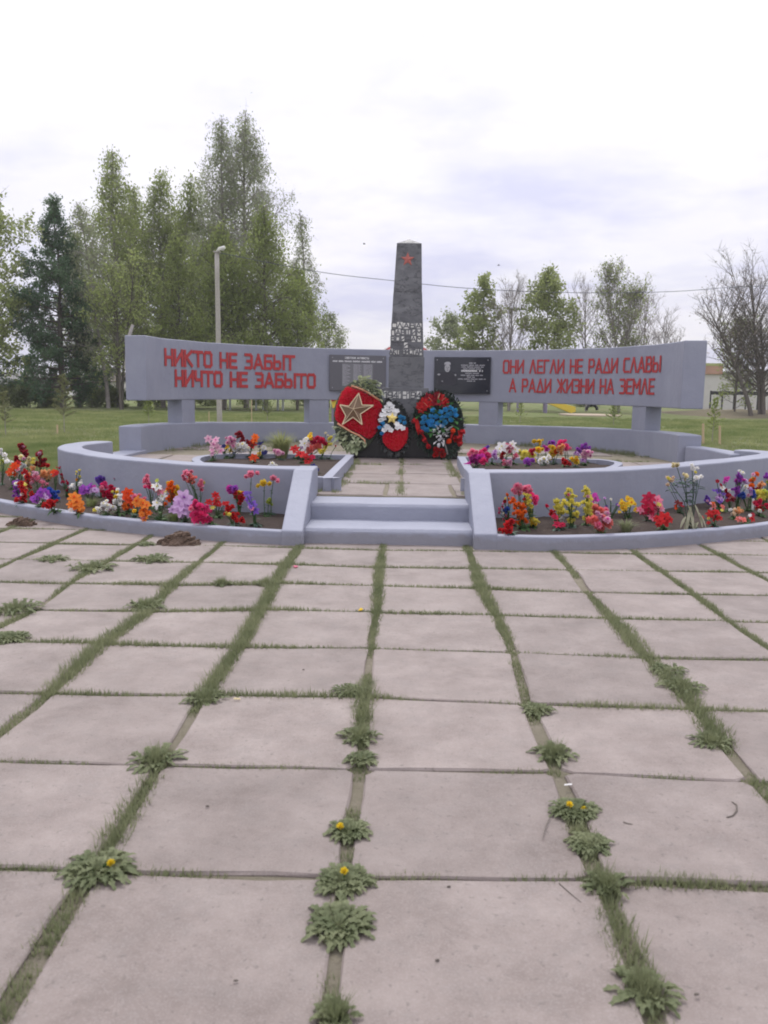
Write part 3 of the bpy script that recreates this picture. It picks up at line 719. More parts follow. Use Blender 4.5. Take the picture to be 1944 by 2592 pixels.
blob(mb, [(.05,.28),(.13,.22),(.30,.20),(.40,.26),(.41,.46),(.39,.545),(.31,.585),(.26,.60),(.19,.60),(.13,.565),(.06,.53)], .0015)
mb.build('portrait_shoulders', M['grey_dim'], bp)
mb = MB(); blob(mb, ell(.238,.70,.050,.115), .003); blob(mb, [(.215,.60),(.262,.60),(.258,.64),(.22,.64)], .0026); mb.build('portrait_face', M['face'], bp)
mb = MB(); blob(mb, [(.178,.79),(.188,.845),(.22,.87),(.26,.87),(.29,.84),(.296,.785),(.27,.80),(.21,.80)], .0036); mb.build('portrait_cap', M['engrave'], bp)
for nm_, pp in (('epaulette', [(.055,.52),(.085,.545),(.12,.525),(.09,.49)]), ('epaulette', [(.365,.52),(.395,.53),(.40,.49),(.38,.48)]), ('medal', [(.13,.33),(.17,.315),(.15,.355)])):
    mb = MB(); blob(mb, pp, .003); mb.build('portrait_'+nm_, M['face'], bp)
mb = MB()
for e in (.219, .258): blob(mb, ell(e,.715,.011,.010,8), .0045)
blob(mb, [(.233,.66),(.246,.66),(.240,.70)], .0045); blob(mb, ell(.239,.635,.018,.007,8), .0045); struct(mb.build('portrait_features', M['grey_dim'], bp), 'stuff')
mb = MB()
for s0, s1, t, hh, sd in ((.62,.74,.82,.03,1),(.48,.90,.765,.026,2),(.49,.88,.715,.026,3),(.52,.84,.665,.026,4),(.56,.80,.545,.026,6),(.48,.87,.49,.026,7),(.59,.73,.44,.026,8),(.43,.92,.385,.026,9),(.59,.74,.33,.026,10)):
    words(mb, pl, s0, s1, t, t+hh, .002, sd, .06, .13, .015)
struct(mb.build('inscription', M['engrave'], bp), 'stuff')
mb = MB(); words(mb, pl, .485, .77, .60, .645, .002, 5, .3, .3); words(mb, pl, .80, .87, .60, .645, .002, 12, .03, .03, .02); struct(mb.build('bold_name', M['engrave_white'], bp), 'stuff')

# ================================================================ FLOWER PARTS
PET = {'red':(.62,.026,.03),'darkred':(.36,.018,.035),'crimson':(.55,.018,.075),'hotpink':(.78,.06,.24),'pink':(.80,.27,.38),'palepink':(.78,.47,.58),
'salmon':(.80,.23,.20),'orange':(.78,.16,.015),'flame':(.80,.26,.04),'deeporange':(.74,.075,.012),'peach':(.78,.42,.20),'yellow':(.80,.58,.045),'lemon':(.80,.72,.16),'lime':(.58,.66,.12),
'cream':(.80,.72,.48),'white':(.88,.87,.86),'purewhite':(.93,.925,.92),'dandelion':(.80,.62,.04),'wreathred':(.72,.012,.05),'greywhite':(.58,.60,.60),'purple':(.40,.09,.50),'magenta':(.68,.07,.46),'violet':(.24,.12,.54),'lilac':(.70,.48,.74),'navy':(.035,.04,.20),'blue':(.04,.11,.48),'skyblue':(.10,.48,.78),'beige':(.74,.58,.42),'silver':(.62,.62,.66)}
PM = {k: m_petal(k, c) for k, c in PET.items()}
TWO = {'flame':'deeporange','peach':'orange','palepink':'magenta','lilac':'purple','cream':'lemon','white':'lemon','yellow':'orange','pink':'hotpink','purple':'violet','red':'darkred','beige':'peach'}
def petal_patch(mb, az, tilt, L, W, curl, ruff, r, mi, lift=0):
    ca, sa = math.cos(az), math.sin(az); vs = []
    for i in range(3):
        t = i/2; th = tilt+curl*t; rad_ = L*t*math.cos(th); z = L*t*math.sin(th)+lift
        for j in (-1, 0, 1):
            wd = W*(0.35+.75*math.sin(math.pi*min(1, t*.8+.15)))*j
            zz = z+(abs(j)*.12*L if j else 0)+r.uniform(-ruff, ruff)
            rr_ = rad_+.06*L*(1-abs(j))
            vs.append((ca*rr_-sa*wd, sa*rr_+ca*wd, zz))
    mb.add(vs, [(i*3+j, i*3+j+1, (i+1)*3+j+1, (i+1)*3+j) for i in range(2) for j in range(2)], mi)
def bloom_mb(kind, seed=0):
    r = random.Random(seed); mb = MB()
    if kind == 'rose':
        for n, tilt, L, W, c, mi, lf in ((5,.25,1.0,.42,.5,0,-.1),(5,.75,.85,.40,.4,0,.0),(4,1.15,.72,.34,.3,0,.1),(3,1.4,.55,.25,.1,1,.2)):
            a0 = r.random()*6
            for k in range(n): petal_patch(mb, a0+k*2*math.pi/n+r.uniform(-.15,.15), tilt+r.uniform(-.1,.1), L, W, c, .05, r, mi, lf)
    elif kind == 'carn':
        for n, tilt, L, mi in ((9,.05,.98,0),(8,.55,.95,0),(7,1.0,.92,0),(4,1.4,.85,1)):
            a0 = r.random()*6
            for k in range(n): petal_patch(mb, a0+k*2*math.pi/n+r.uniform(-.2,.2), tilt+r.uniform(-.15,.15), L, .30, .15, .16, r, mi, 0)
    elif kind == 'lily':
        for k in range(6): petal_patch(mb, k*math.pi/3+r.uniform(-.1,.1), .55+.12*(k % 2), 1.05, .34, -.55, .05, r, 0, 0)
        for k in range(3): petal_patch(mb, k*2.1, 1.2, .45, .10, .1, .02, r, 1, .05)
    elif kind == 'pansy':
        for k in range(5): petal_patch(mb, k*2*math.pi/5, .12+r.uniform(-.08,.12), 1.0, .52, .12, .06, r, 0, .02*k)
        for k in range(4): petal_patch(mb, k*1.57, .8, .35, .2, .2, .02, r, 1, .06)
    elif kind == 'tulip':
        for k in range(6): petal_patch(mb, k*math.pi/3, .95+.2*(k % 2), 1.35, .42, .45, .03, r, k % 2, -.3)
    elif kind == 'bud':
        for k in range(5): petal_patch(mb, k*2*math.pi/5, 1.0, 1.15, .38, .5, .03, r, k % 2, -.4)
    return mb
BC = {}
def bloom(kind, colr, loc, rad_, facing, parent, name='bloom'):
    v = random.randrange(3); key = (kind, colr, v)
    if key not in BC:
        mb = bloom_mb(kind, hash_(kind)+v*13)
        me = bpy.data.meshes.new('bloom_'+kind); me.from_pydata(mb.v, [], mb.f)
        me.materials.append(PM[colr]); me.materials.append(PM[TWO.get(colr, colr)])
        me.polygons.foreach_set('material_index', mb.m); me.polygons.foreach_set('use_smooth', [True]*len(me.polygons)); me.update(); BC[key] = me
    o = bpy.data.objects.new(name, BC[key]); COL.objects.link(o)
    o.location = Vector(loc)-parent_loc(parent); o.parent = parent
    q = Vector(facing).to_track_quat('Z', 'Y'); o.rotation_mode = 'QUATERNION'
    o.rotation_quaternion = q @ Matrix.Rotation(random.uniform(0, 6.28), 3, 'Z').to_quaternion()
    o.scale = (rad_, rad_, rad_); return o
def hash_(s): return sum(ord(c)*(i+3) for i, c in enumerate(s))
def leaf_blade(mb, base, dirv, L, W, droop, mi=0):
    """a pointed leaf of four quads along its midrib"""
    d = Vector(dirv).normalized(); side = d.cross(Vector((0,0,1)))
    side = side.normalized() if side.length > .05 else Vector((1,0,0))
    upv = side.cross(d); pts = []
    for i in range(5):
        t = i/4; c = Vector(base)+d*(L*t)+Vector((0,0,-droop*L*t*t)); w = W*math.sin(math.pi*min(.97, .12+t*.85))
        pts += [c-side*w+upv*w*.35, c, c+side*w+upv*w*.35]
    f = []
    for i in range(4):
        for j in range(2): f.append((i*3+j, i*3+j+1, (i+1)*3+j+1, (i+1)*3+j))
    mb.add(pts, f, mi)

# ---- wreaths leaning on the black plinth
LEAN = math.radians(10)
def wreath_frame(px, py, y0):
    b = UY(px, py, y0); base = Vector((b.x, y0, ZT)); v = Vector((0, math.sin(LEAN), math.cos(LEAN))); n = Vector((0, -math.cos(LEAN), math.sin(LEAN)))
    def at(px_, py_, d=0):
        r = ray(px_, py_); t = (base-O).dot(n)/r.dot(n); return O+r*t+n*d
    return base, v, n, at
def pad(at, n, outline, d0, d1, mat, parent, name, rough=.0, seed=1):
    """a cushion with the given pixel outline, domed by d1"""
    mb = MB(); cx = sum(p[0] for p in outline)/len(outline); cy_ = sum(p[1] for p in outline)/len(outline)
    pts = [(p.x, p.y) for p in catmull(list(outline)+[outline[0]], 48)][:-1]; k = len(pts); rr_ = [1.0,.98,.85,.65,.45,.25]
    for ri, f_ in enumerate(rr_):
        dd = d0 if ri == 0 else d0+d1*(1-f_**3)+.3*d1
        for x, y in pts: mb.v.append(tuple(at(cx+(x-cx)*f_, cy_+(y-cy_)*f_, dd+(wob(x*f_, y*f_, seed, rough, .4) if ri else 0))))
    mb.v.append(tuple(at(cx, cy_, d0+1.3*d1))); nr = len(rr_)
    for ri in range(nr-1):
        for i in range(k): mb.f.append((ri*k+i, (ri+1)*k+i, (ri+1)*k+(i+1)%k, ri*k+(i+1)%k))
    for i in range(k): mb.f.append(((nr-1)*k+i, nr*k, (nr-1)*k+(i+1)%k))
    mb.f.append(tuple(range(k))); mb.m = [0]*len(mb.f)
    return mb.build(name, mat, parent, smooth=True)
def in_poly(x, y, poly):
    c = False; n = len(poly); j = n-1
    for i in range(n):
        if (poly[i][1] > y) != (poly[j][1] > y) and x < (poly[j][0]-poly[i][0])*(y-poly[i][1])/(poly[j][1]-poly[i][1]+1e-9)+poly[i][0]: c = not c
        j = i
    return c
def petal_field(at, n, outline, d, spacing, size, mats, parent, name, seed):
    """ruffled paper petals packed over an outline: too small to pick apart one by one"""
    r = random.Random(seed); mb = MB(); xs_ = [p[0] for p in outline]; ys_ = [p[1] for p in outline]
    y = min(ys_)
    while y < max(ys_):
        x = min(xs_)
        while x < max(xs_):
            px_, py_ = x+r.uniform(-.4,.4)*spacing, y+r.uniform(-.4,.4)*spacing
            if in_poly(px_, py_, outline):
                c = at(px_, py_, d+r.uniform(-.006,.010)); a0 = r.random()*6.28; e1 = Vector((1,0,0)); e2 = n.cross(e1)
                for k in range(4):
                    a = a0+k*1.57; o1 = e1*math.cos(a)+e2*math.sin(a); o2 = e1*math.cos(a+.9)+e2*math.sin(a+.9); up_ = n*r.uniform(.35,1.1)
                    mb.add([c-n*size*.3, c+(o1+up_)*size*.8, c+(o1+o2+up_*1.5)*size*.6, c+(o2+up_)*size*.8], [(0,1,2,3)], r.randrange(len(mats)))
            x += spacing
        y += spacing
    return struct(mb.build(name, mats, parent), 'stuff')
W4 = lambda x, y: (780+x/3.318, 850+y/3.318)                  # readings from an enlarged view of the photo
red_out = [W4(*p) for p in ((330,430),(440,470),(590,545),(628,620),(600,760),(525,865),(440,830),(300,760),(232,700),(240,590),(290,480))]
y0 = 14.86
# wreath with a gold star
cb = W4(400, 990); base, v, n, at = wreath_frame(cb[0], cb[1], y0)
w1 = thing('wreath', 'large red wreath with a big gold star and pale green leaf ends', 'wreath', base)
oval = [W4(*p) for p in ((480,360),(590,440),(640,600),(600,780),(500,930),(390,980),(290,940),(225,800),(215,620),(280,460),(370,380))]
pad(at, n, oval, -.05, .03, simple('wreath_back', (.06,.075,.05), .9), w1, 'backing')
pad(at, n, red_out, .0, .05, PM['wreathred'], w1, 'red_cushion', .012)
petal_field(at, n, red_out, .07, 4.2, .026, [PM['wreathred'], PM['red'], PM['wreathred']], w1, 'red_petals', 3)
sc_, R_, r_ = W4(388, 628), 48.0, 18.5
mb = MB(); rim = MB(); ps = []
tips = [W4(*p) for p in ((428,490),(550,592),(455,752),(290,752),(270,588))]; inn_ = [W4(*p) for p in ((455,590),(440,665),(380,690),(320,680),(345,600))]
for k in range(5): ps += [tips[k], inn_[k]]
c3 = at(*W4(385,625), .155); ed = [at(x, y, .095) for x, y in ps]
mb.add([c3]+ed, [(0, 1+k, 1+(k+1) % 10) for k in range(10)]); mb.add(ed+[e-n*.04 for e in ed], [(k,10+k,10+(k+1)%10,(k+1)%10) for k in range(10)])
stp = mb.build('star', M['gold'], w1)
for k in range(10): rim.tube([ed[k]+n*.006, ed[(k+1) % 10]+n*.006], .010, 5)
for k in range(0, 10, 2): rim.tube([c3+n*.004, ed[k]+n*.006], .004, 5)
rim.build('rim', M['gold_rim'], stp)
PLEAF = m_leaf('pale_wreath_leaves', (.30,.36,.20), (.56,.59,.40), 6, .3)
def leaf_bunch(at, n, region, count, L, W, mats, parent, name, seed, center, spread=.5, d=.06):
    r = random.Random(seed); mb = MB(); xs_ = [p[0] for p in region]; ys_ = [p[1] for p in region]; k = 0
    cc = at(*center)
    while k < count:
        x, y = r.uniform(min(xs_), max(xs_)), r.uniform(min(ys_), max(ys_))
        if not in_poly(x, y, region): continue
        b = at(x, y, d+r.uniform(-.03,.05)); o = (b-cc); o = o.normalized() if o.length > 1e-3 else Vector((0,0,1))
        leaf_blade(mb, b, o*.8+n*r.uniform(.3,1.0)+Vector((r.uniform(-spread,spread),0,r.uniform(-spread,spread))), L*r.uniform(.7,1.25), W*r.uniform(.8,1.2), .25, r.randrange(len(mats))); k += 1
    return mb.build(name, mats, parent, smooth=True)
leaf_bunch(at, n, [W4(*p) for p in ((370,420),(440,360),(510,355),(580,400),(610,500),(600,545),(500,480))], 70, .10, .034, [PLEAF], w1, 'leaf_bunch', 5, W4(440,470))
leaf_bunch(at, n, [W4(*p) for p in ((240,760),(330,800),(430,850),(480,900),(390,970),(290,930),(240,850))], 80, .10, .034, [PLEAF], w1, 'leaf_bunch', 6, W4(400,800))
mb = MB()
for a in (((365,428),(420,448),(480,470),(540,510),(605,552)), ((250,742),(300,775),(360,812),(430,845),(475,880),(480,915))):
    mb = MB(); mb.tube([at(*W4(*p), .10+.02*(i % 2)) for i, p in enumerate(a)], .016, 6); mb.build('ribbon', M['copper'], w1, smooth=True)
# small wreath with a yellow star
cb = W4(735, 1000); base, v, n, at = wreath_frame(cb[0], cb[1], 14.80)
w2 = thing('wreath', 'smallest wreath, white, blue and red with a little yellow star', 'wreath', base)
oval = [W4(*p) for p in ((670,535),(760,565),(825,640),(862,740),(850,880),(800,970),(735,1005),(660,975),(605,900),(585,800),(590,700),(620,600))]
pad(at, n, oval, -.04, .03, simple('black_leaf_backing', (.02,.022,.022), .6), w2, 'backing')
BL = simple('black_plastic_leaves', (.03,.034,.033), .5, .3)
mb = MB(); pts = catmull(oval+[oval[0]], 60); cc = W4(725, 770)
for i, p in enumerate(pts): 
    b = at(p.x, p.y, .02); o = (b-at(*cc)).normalized(); leaf_blade(mb, b-o*.05, o+n*.4+Vector((random.uniform(-.6,.6),0,random.uniform(-.6,.6))), .10, .028, .2)
mb.build('leaf_fringe', BL, w2, smooth=True)
for i in range(2, len(pts)-1, 3):
    p = pts[i]
    if p.x > W4(640,0)[0]: bloom('bud', 'greywhite', at(p.x*.96+cc[0]*.04, p.y*.97+cc[1]*.03, .05), .016, n, w2, 'berry')
red2 = [W4(*p) for p in ((625,830),(720,800),(800,790),(838,770),(838,860),(800,930),(740,972),(680,950),(630,890))]
pad(at, n, red2, .0, .04, PM['wreathred'], w2, 'red_cushion', .01)
petal_field(at, n, red2, .06, 3.8, .024, [PM['wreathred'], PM['red']], w2, 'red_petals', 8)
R1 = lambda cx, cy, rr: (W4(cx, cy), rr)
UPN = n+Vector((0,0,.5))
for cx, cy_ in ((682,578),(660,605),(705,600),(640,635),(680,630),(720,632),(745,640),(620,672),(650,665),(690,668),(725,668),(610,715),(635,700)): bloom('pansy', 'purewhite', at(*W4(cx,cy_), .055), .050, UPN, w2, 'rose')
for cx, cy_ in ((625,740),(600,780),(640,765),(620,830),(775,690),(800,700),(770,725),(810,740)): bloom('rose', 'skyblue', at(*W4(cx,cy_), .05), .052, UPN, w2, 'rose')
for cx, cy_ in ((640,800),(670,780),(695,800),(660,770),(745,750),(770,770),(795,785),(750,780)): bloom('pansy', 'purewhite', at(*W4(cx,cy_), .085), .052, UPN, w2, 'rose')
sp = []
for k in range(10):
    a = k*math.pi/5; rr_ = 15.0 if k % 2 == 0 else 7.2; c0 = W4(705, 700); sp.append(at(c0[0]+rr_*math.sin(a+.1), c0[1]-rr_*math.cos(a+.1), .11))
c3 = at(*W4(705,700), .15); mb = MB(); mb.add([c3]+sp, [(0,1+k,1+(k+1)%10) for k in range(10)]); mb.add(sp+[e-n*.04 for e in sp], [(k,10+k,10+(k+1)%10,(k+1)%10) for k in range(10)])
mb.build('star', simple('yellow_star', (.78,.62,.20), .6, .1), w2)
# dark green wreath with blue roses
cb = W4(1110, 1020); base, v, n, at = wreath_frame(cb[0], cb[1], 14.82)
w3 = thing('wreath', 'dark green fringed wreath with blue roses and red tulips', 'wreath', base)
oval = [W4(*p) for p in ((1070,465),(1170,480),(1260,560),(1305,680),(1300,830),(1260,960),(1160,1015),(1050,1000),(950,920),(895,800),(885,660),(930,540),(1000,480))]
DG = m_leaf('dark_spruce_fringe', (.018,.032,.024), (.05,.075,.055), 10, .1)
pad(at, n, oval, -.05, .04, simple('dark_wreath_back', (.022,.03,.025), .9), w3, 'backing')
mb = MB(); pts = catmull(oval+[oval[0]], 90); cc = W4(1095, 745)
for i, p in enumerate(pts):
    for k in range(5):
        f_ = random.uniform(.80, 1.0); b = at(cc[0]+(p.x-cc[0])*f_, cc[1]+(p.y-cc[1])*f_, .03); o = (b-at(*cc)).normalized()
        leaf_blade(mb, b, o*.7+n*random.uniform(.2,1)+Vector((random.uniform(-.8,.8),0,random.uniform(-.8,.8))), .09, .013, .2)
mb.build('fringe', DG, w3, smooth=True)
def poly_pts(region, k, seed):
    r = random.Random(seed); out = []; xs_ = [p[0] for p in region]; ys_ = [p[1] for p in region]
    while len(out) < k:
        x, y = r.uniform(min(xs_), max(xs_)), r.uniform(min(ys_), max(ys_))
        if in_poly(x, y, region): out.append((x, y))
    return out
GL = m_leaf('bright_wreath_leaves', (.05,.20,.05), (.14,.32,.10), 10, .2)
leaf_bunch(at, n, [W4(*p) for p in ((930,660),(1060,590),(1120,560),(1250,590),(1260,700),(1240,760),(1010,850),(950,800))], 60, .11, .030, [GL], w3, 'green_leaves', 9, W4(1095,700), d=.03)
top = [(940,590),(970,560),(1000,520),(1040,530),(1080,500),(1110,520),(1140,545),(1060,560),(1010,580),(970,600),(1100,560),(1150,580),(950,620)]
for cx, cy_ in top: bloom('lily', 'red' if (cx+cy_) % 20 else 'darkred', at(*W4(cx,cy_), .06), .075, n+Vector((random.uniform(-.5,.5),0,random.uniform(-.3,.5))), w3, 'red_leaf_flower')
for a, b in (((1000,600),(960,560)),((1040,560),(1010,525)),((960,640),(920,625)),((1090,540),(1100,505)),((1120,560),(1145,535))): mb = MB(); leaf_blade(mb, at(*W4(*a), .10), at(*W4(*b), .13)-at(*W4(*a), .10), .12, .014, .05); mb.build('gold_tip', M['gold_rim'], w3, smooth=True)
for cx, cy_ in ((975,695),(960,740),(965,785),(1000,730),(1000,800),(1030,690),(1040,730),(1050,640),(1075,690),(1085,750),(1120,700),(1110,655),(1150,630),(1160,680),(1145,740),(1190,620),(1195,670),(1195,720),(1225,640),(1235,680),(1125,770),(1020,760),(1060,770)): bloom('rose', 'skyblue', at(*W4(cx,cy_), .075), .066, n+Vector((0,0,.4))+Vector((random.uniform(-.3,.3),0,random.uniform(-.2,.3))), w3, 'rose')
leaf_bunch(at, n, [W4(*p) for p in ((1040,800),(1110,760),(1200,760),(1210,830),(1160,870),(1110,930),(1060,900))], 60, .09, .022, [PM['silver'], PM['white']], w3, 'white_leaves', 12, W4(1120,860), d=.08)
for pts_, c_ in ((((905,710),(930,800),(975,870),(1000,920)), 'red'), (((1285,800),(1260,850),(1285,900)), 'red'), (((1215,790),(1190,880)), 'deeporange')):
    for cx, cy_ in pts_: bloom('tulip', c_, at(*W4(cx,cy_), .07), .095, n*.9+Vector((random.uniform(-.6,.6),0,-.5)), w3, 'tulip')
for cx, cy_ in ((1075,960),(1120,975),(1070,1000),(1130,1000),(1240,870),(1260,880)): bloom('carn', 'red', at(*W4(cx,cy_), .05), .062, n, w3, 'red_flower')
for (ax, ay), (bx, by), wd in (((905,700),(925,840),.05),((925,790),(1005,925),.055),((950,860),(1020,930),.04),((1290,790),(1265,920),.05),((1225,790),(1195,880),.035),((1255,800),(1285,900),.05)):
    mb = MB(); p_, q_ = at(*W4(ax,ay), .09), at(*W4(bx,by), .10); leaf_blade(mb, p_, q_-p_, (q_-p_).length, wd, 0); mb.build('tulip_petal', PM['red'], w3, smooth=True)
mb = MB(); mb.tube([at(*W4(1130,880), .09), at(*W4(1155,940), .09), at(*W4(1170,1000), .06)], .012, 5); mb.build('ribbon', simple('grey_ribbon', (.25,.24,.23), .6), w3)
# ================================================================ FLOWERS IN THE BEDS (readings from enlarged views of the photo)
CROP = {'L4':(0,1100,4.366),'L2':(0,1080,2.183),'R2':(1180,1080,2.1715),'R4':(1600,1150,4.823),'IL':(500,1050,4.1475),'IR':(1150,1080,4.1475)}
random.seed(21)
GRP = {'L':'flowers in the outer left bed','R':'flowers in the outer right bed','l':'flowers in the inner left bed','r':'flowers in the inner right bed'}
def flower(tagc, label, kind, colr, base, blooms, cat='flowers', leaves=7, stem='stem', name=None):
    x0, y0, s = CROP[tagc]; inner = tagc in ('IL', 'IR'); zs = ZT+.10 if inner else ZS+.012
    S = lambda x, y: (x0+x/s, y0+y/s)
    b = U(*S(*base), zs)
    if not inner:      # keep roots inside the bed between kerb and wall
        rr_ = math.hypot(b.x-C2[0], b.y-C2[1]); lo, hi = 5.42, 6.3+max(0, -2.5-b.x)*.22
        k = min(hi, max(lo, rr_))/rr_; b = Vector((C2[0]+(b.x-C2[0])*k, C2[1]+(b.y-C2[1])*k, zs)); b.x = max(b.x, 1.09) if b.x > 0 else min(b.x, -1.31)
    else: b.y = min(max(b.y, 10.7), 13.5)
    root = thing(name or {'rose':'roses','carn':'carnations','lily':'lilies','pansy':'pansies','tulip':'tulips','bud':'flower_buds'}[kind], label, cat, (b.x, b.y, b.z-.01),
                 {'L4':GRP['L'],'L2':GRP['L'],'R2':GRP['R'],'R4':GRP['R'],'IL':GRP['l'],'IR':GRP['r']}[tagc])
    sm = MB(); lm = MB()
    for bl in blooms:
        bx, by, br = bl[:3]; c_ = bl[3] if len(bl) > 3 else colr; k_ = bl[4] if len(bl) > 4 else kind
        yb = b.y+random.uniform(-.05, .05); p = UY(*S(bx, by), yb)
        rad_ = br/s/F*p.y*1.2; p.x = max(p.x, 1.0+rad_*.6) if b.x > 0 and not inner else p.x
        p.z = max(p.z, b.z+rad_*.35)
        face = Vector((random.uniform(-.5,.5), -random.uniform(.55,1.0), random.uniform(.35,1.0)))
        if k_ in ('carn','rose','pansy') and br/s > 6.5:
            bloom(k_, c_, p, rad_*.86, face, root)
            for q in range(2):
                a = random.uniform(0, 6.28); o_ = p+Vector((math.cos(a)*rad_*.95, random.uniform(-.03,.03), math.sin(a)*rad_*.8)); o_.z = max(o_.z, b.z+.03)
                bloom(k_, c_, o_, rad_*random.uniform(.42,.62), face+Vector((random.uniform(-.5,.5),0,random.uniform(-.3,.3))), root)
        else: bloom(k_, c_, p, rad_, face, root)
        mid = Vector(((b.x*1.2+p.x*.8)/2+random.uniform(-.02,.02), (b.y+p.y)/2+.015, b.z+(p.z-b.z)*.55))
        sm.tube([b+Vector((random.uniform(-.02,.02),random.uniform(-.01,.02),-.04)), mid, p+Vector((0,.012,-rad_*.2))], [.0055,.0045,.004], 4)
        if p.z-b.z > .12:
            for q in range(2):
                t = random.uniform(.2,.8); c = b.lerp(mid, t*2) if t < .5 else mid.lerp(p, t*2-1)
                a = random.uniform(0, 6.28); leaf_blade(lm, c, (math.cos(a), math.sin(a)*.7, .5), random.uniform(.05,.09), .015, .4)
    if not inner and len(blooms) > 1:
        mr = sum(bl[2] for bl in blooms)/len(blooms)
        for q in range(5):
            bl = random.choice(blooms); c_ = bl[3] if len(bl) > 3 else colr
            p = UY(*S(bl[0]+random.uniform(-1.3,1.3)*mr, bl[1]+random.uniform(-.6,1.6)*mr), b.y+random.uniform(-.08,.10)); p.z = max(p.z, b.z+.04); p.x = max(p.x, 1.06) if b.x > 0 else min(p.x, -1.28)
            bloom(kind, c_ if random.random() < .7 else random.choice(['white','palepink','lemon','pink']), p, mr/s/F*p.y*random.uniform(.55,.85), (random.uniform(-.5,.5), -.8, random.uniform(.3,1)), root)
            sm.tube([b+Vector((0,0,-.03)), (b+p)/2+Vector((0,.01,0)), p], [.004,.0035,.003], 3)
    for q in range(leaves*2):
        a = random.uniform(0, 6.28); leaf_blade(lm, b+Vector((0,0,-.01)), (math.cos(a), math.sin(a), random.uniform(.4,1.3)), random.uniform(.07,.14), random.uniform(.012,.024), random.uniform(.3,.9))
    sm.build('stems', M[stem], root); lm.build('leaves', M[stem if stem != 'stem' else random.choice(['stem','stem','navy_leaf'])], root, smooth=True)
    return root
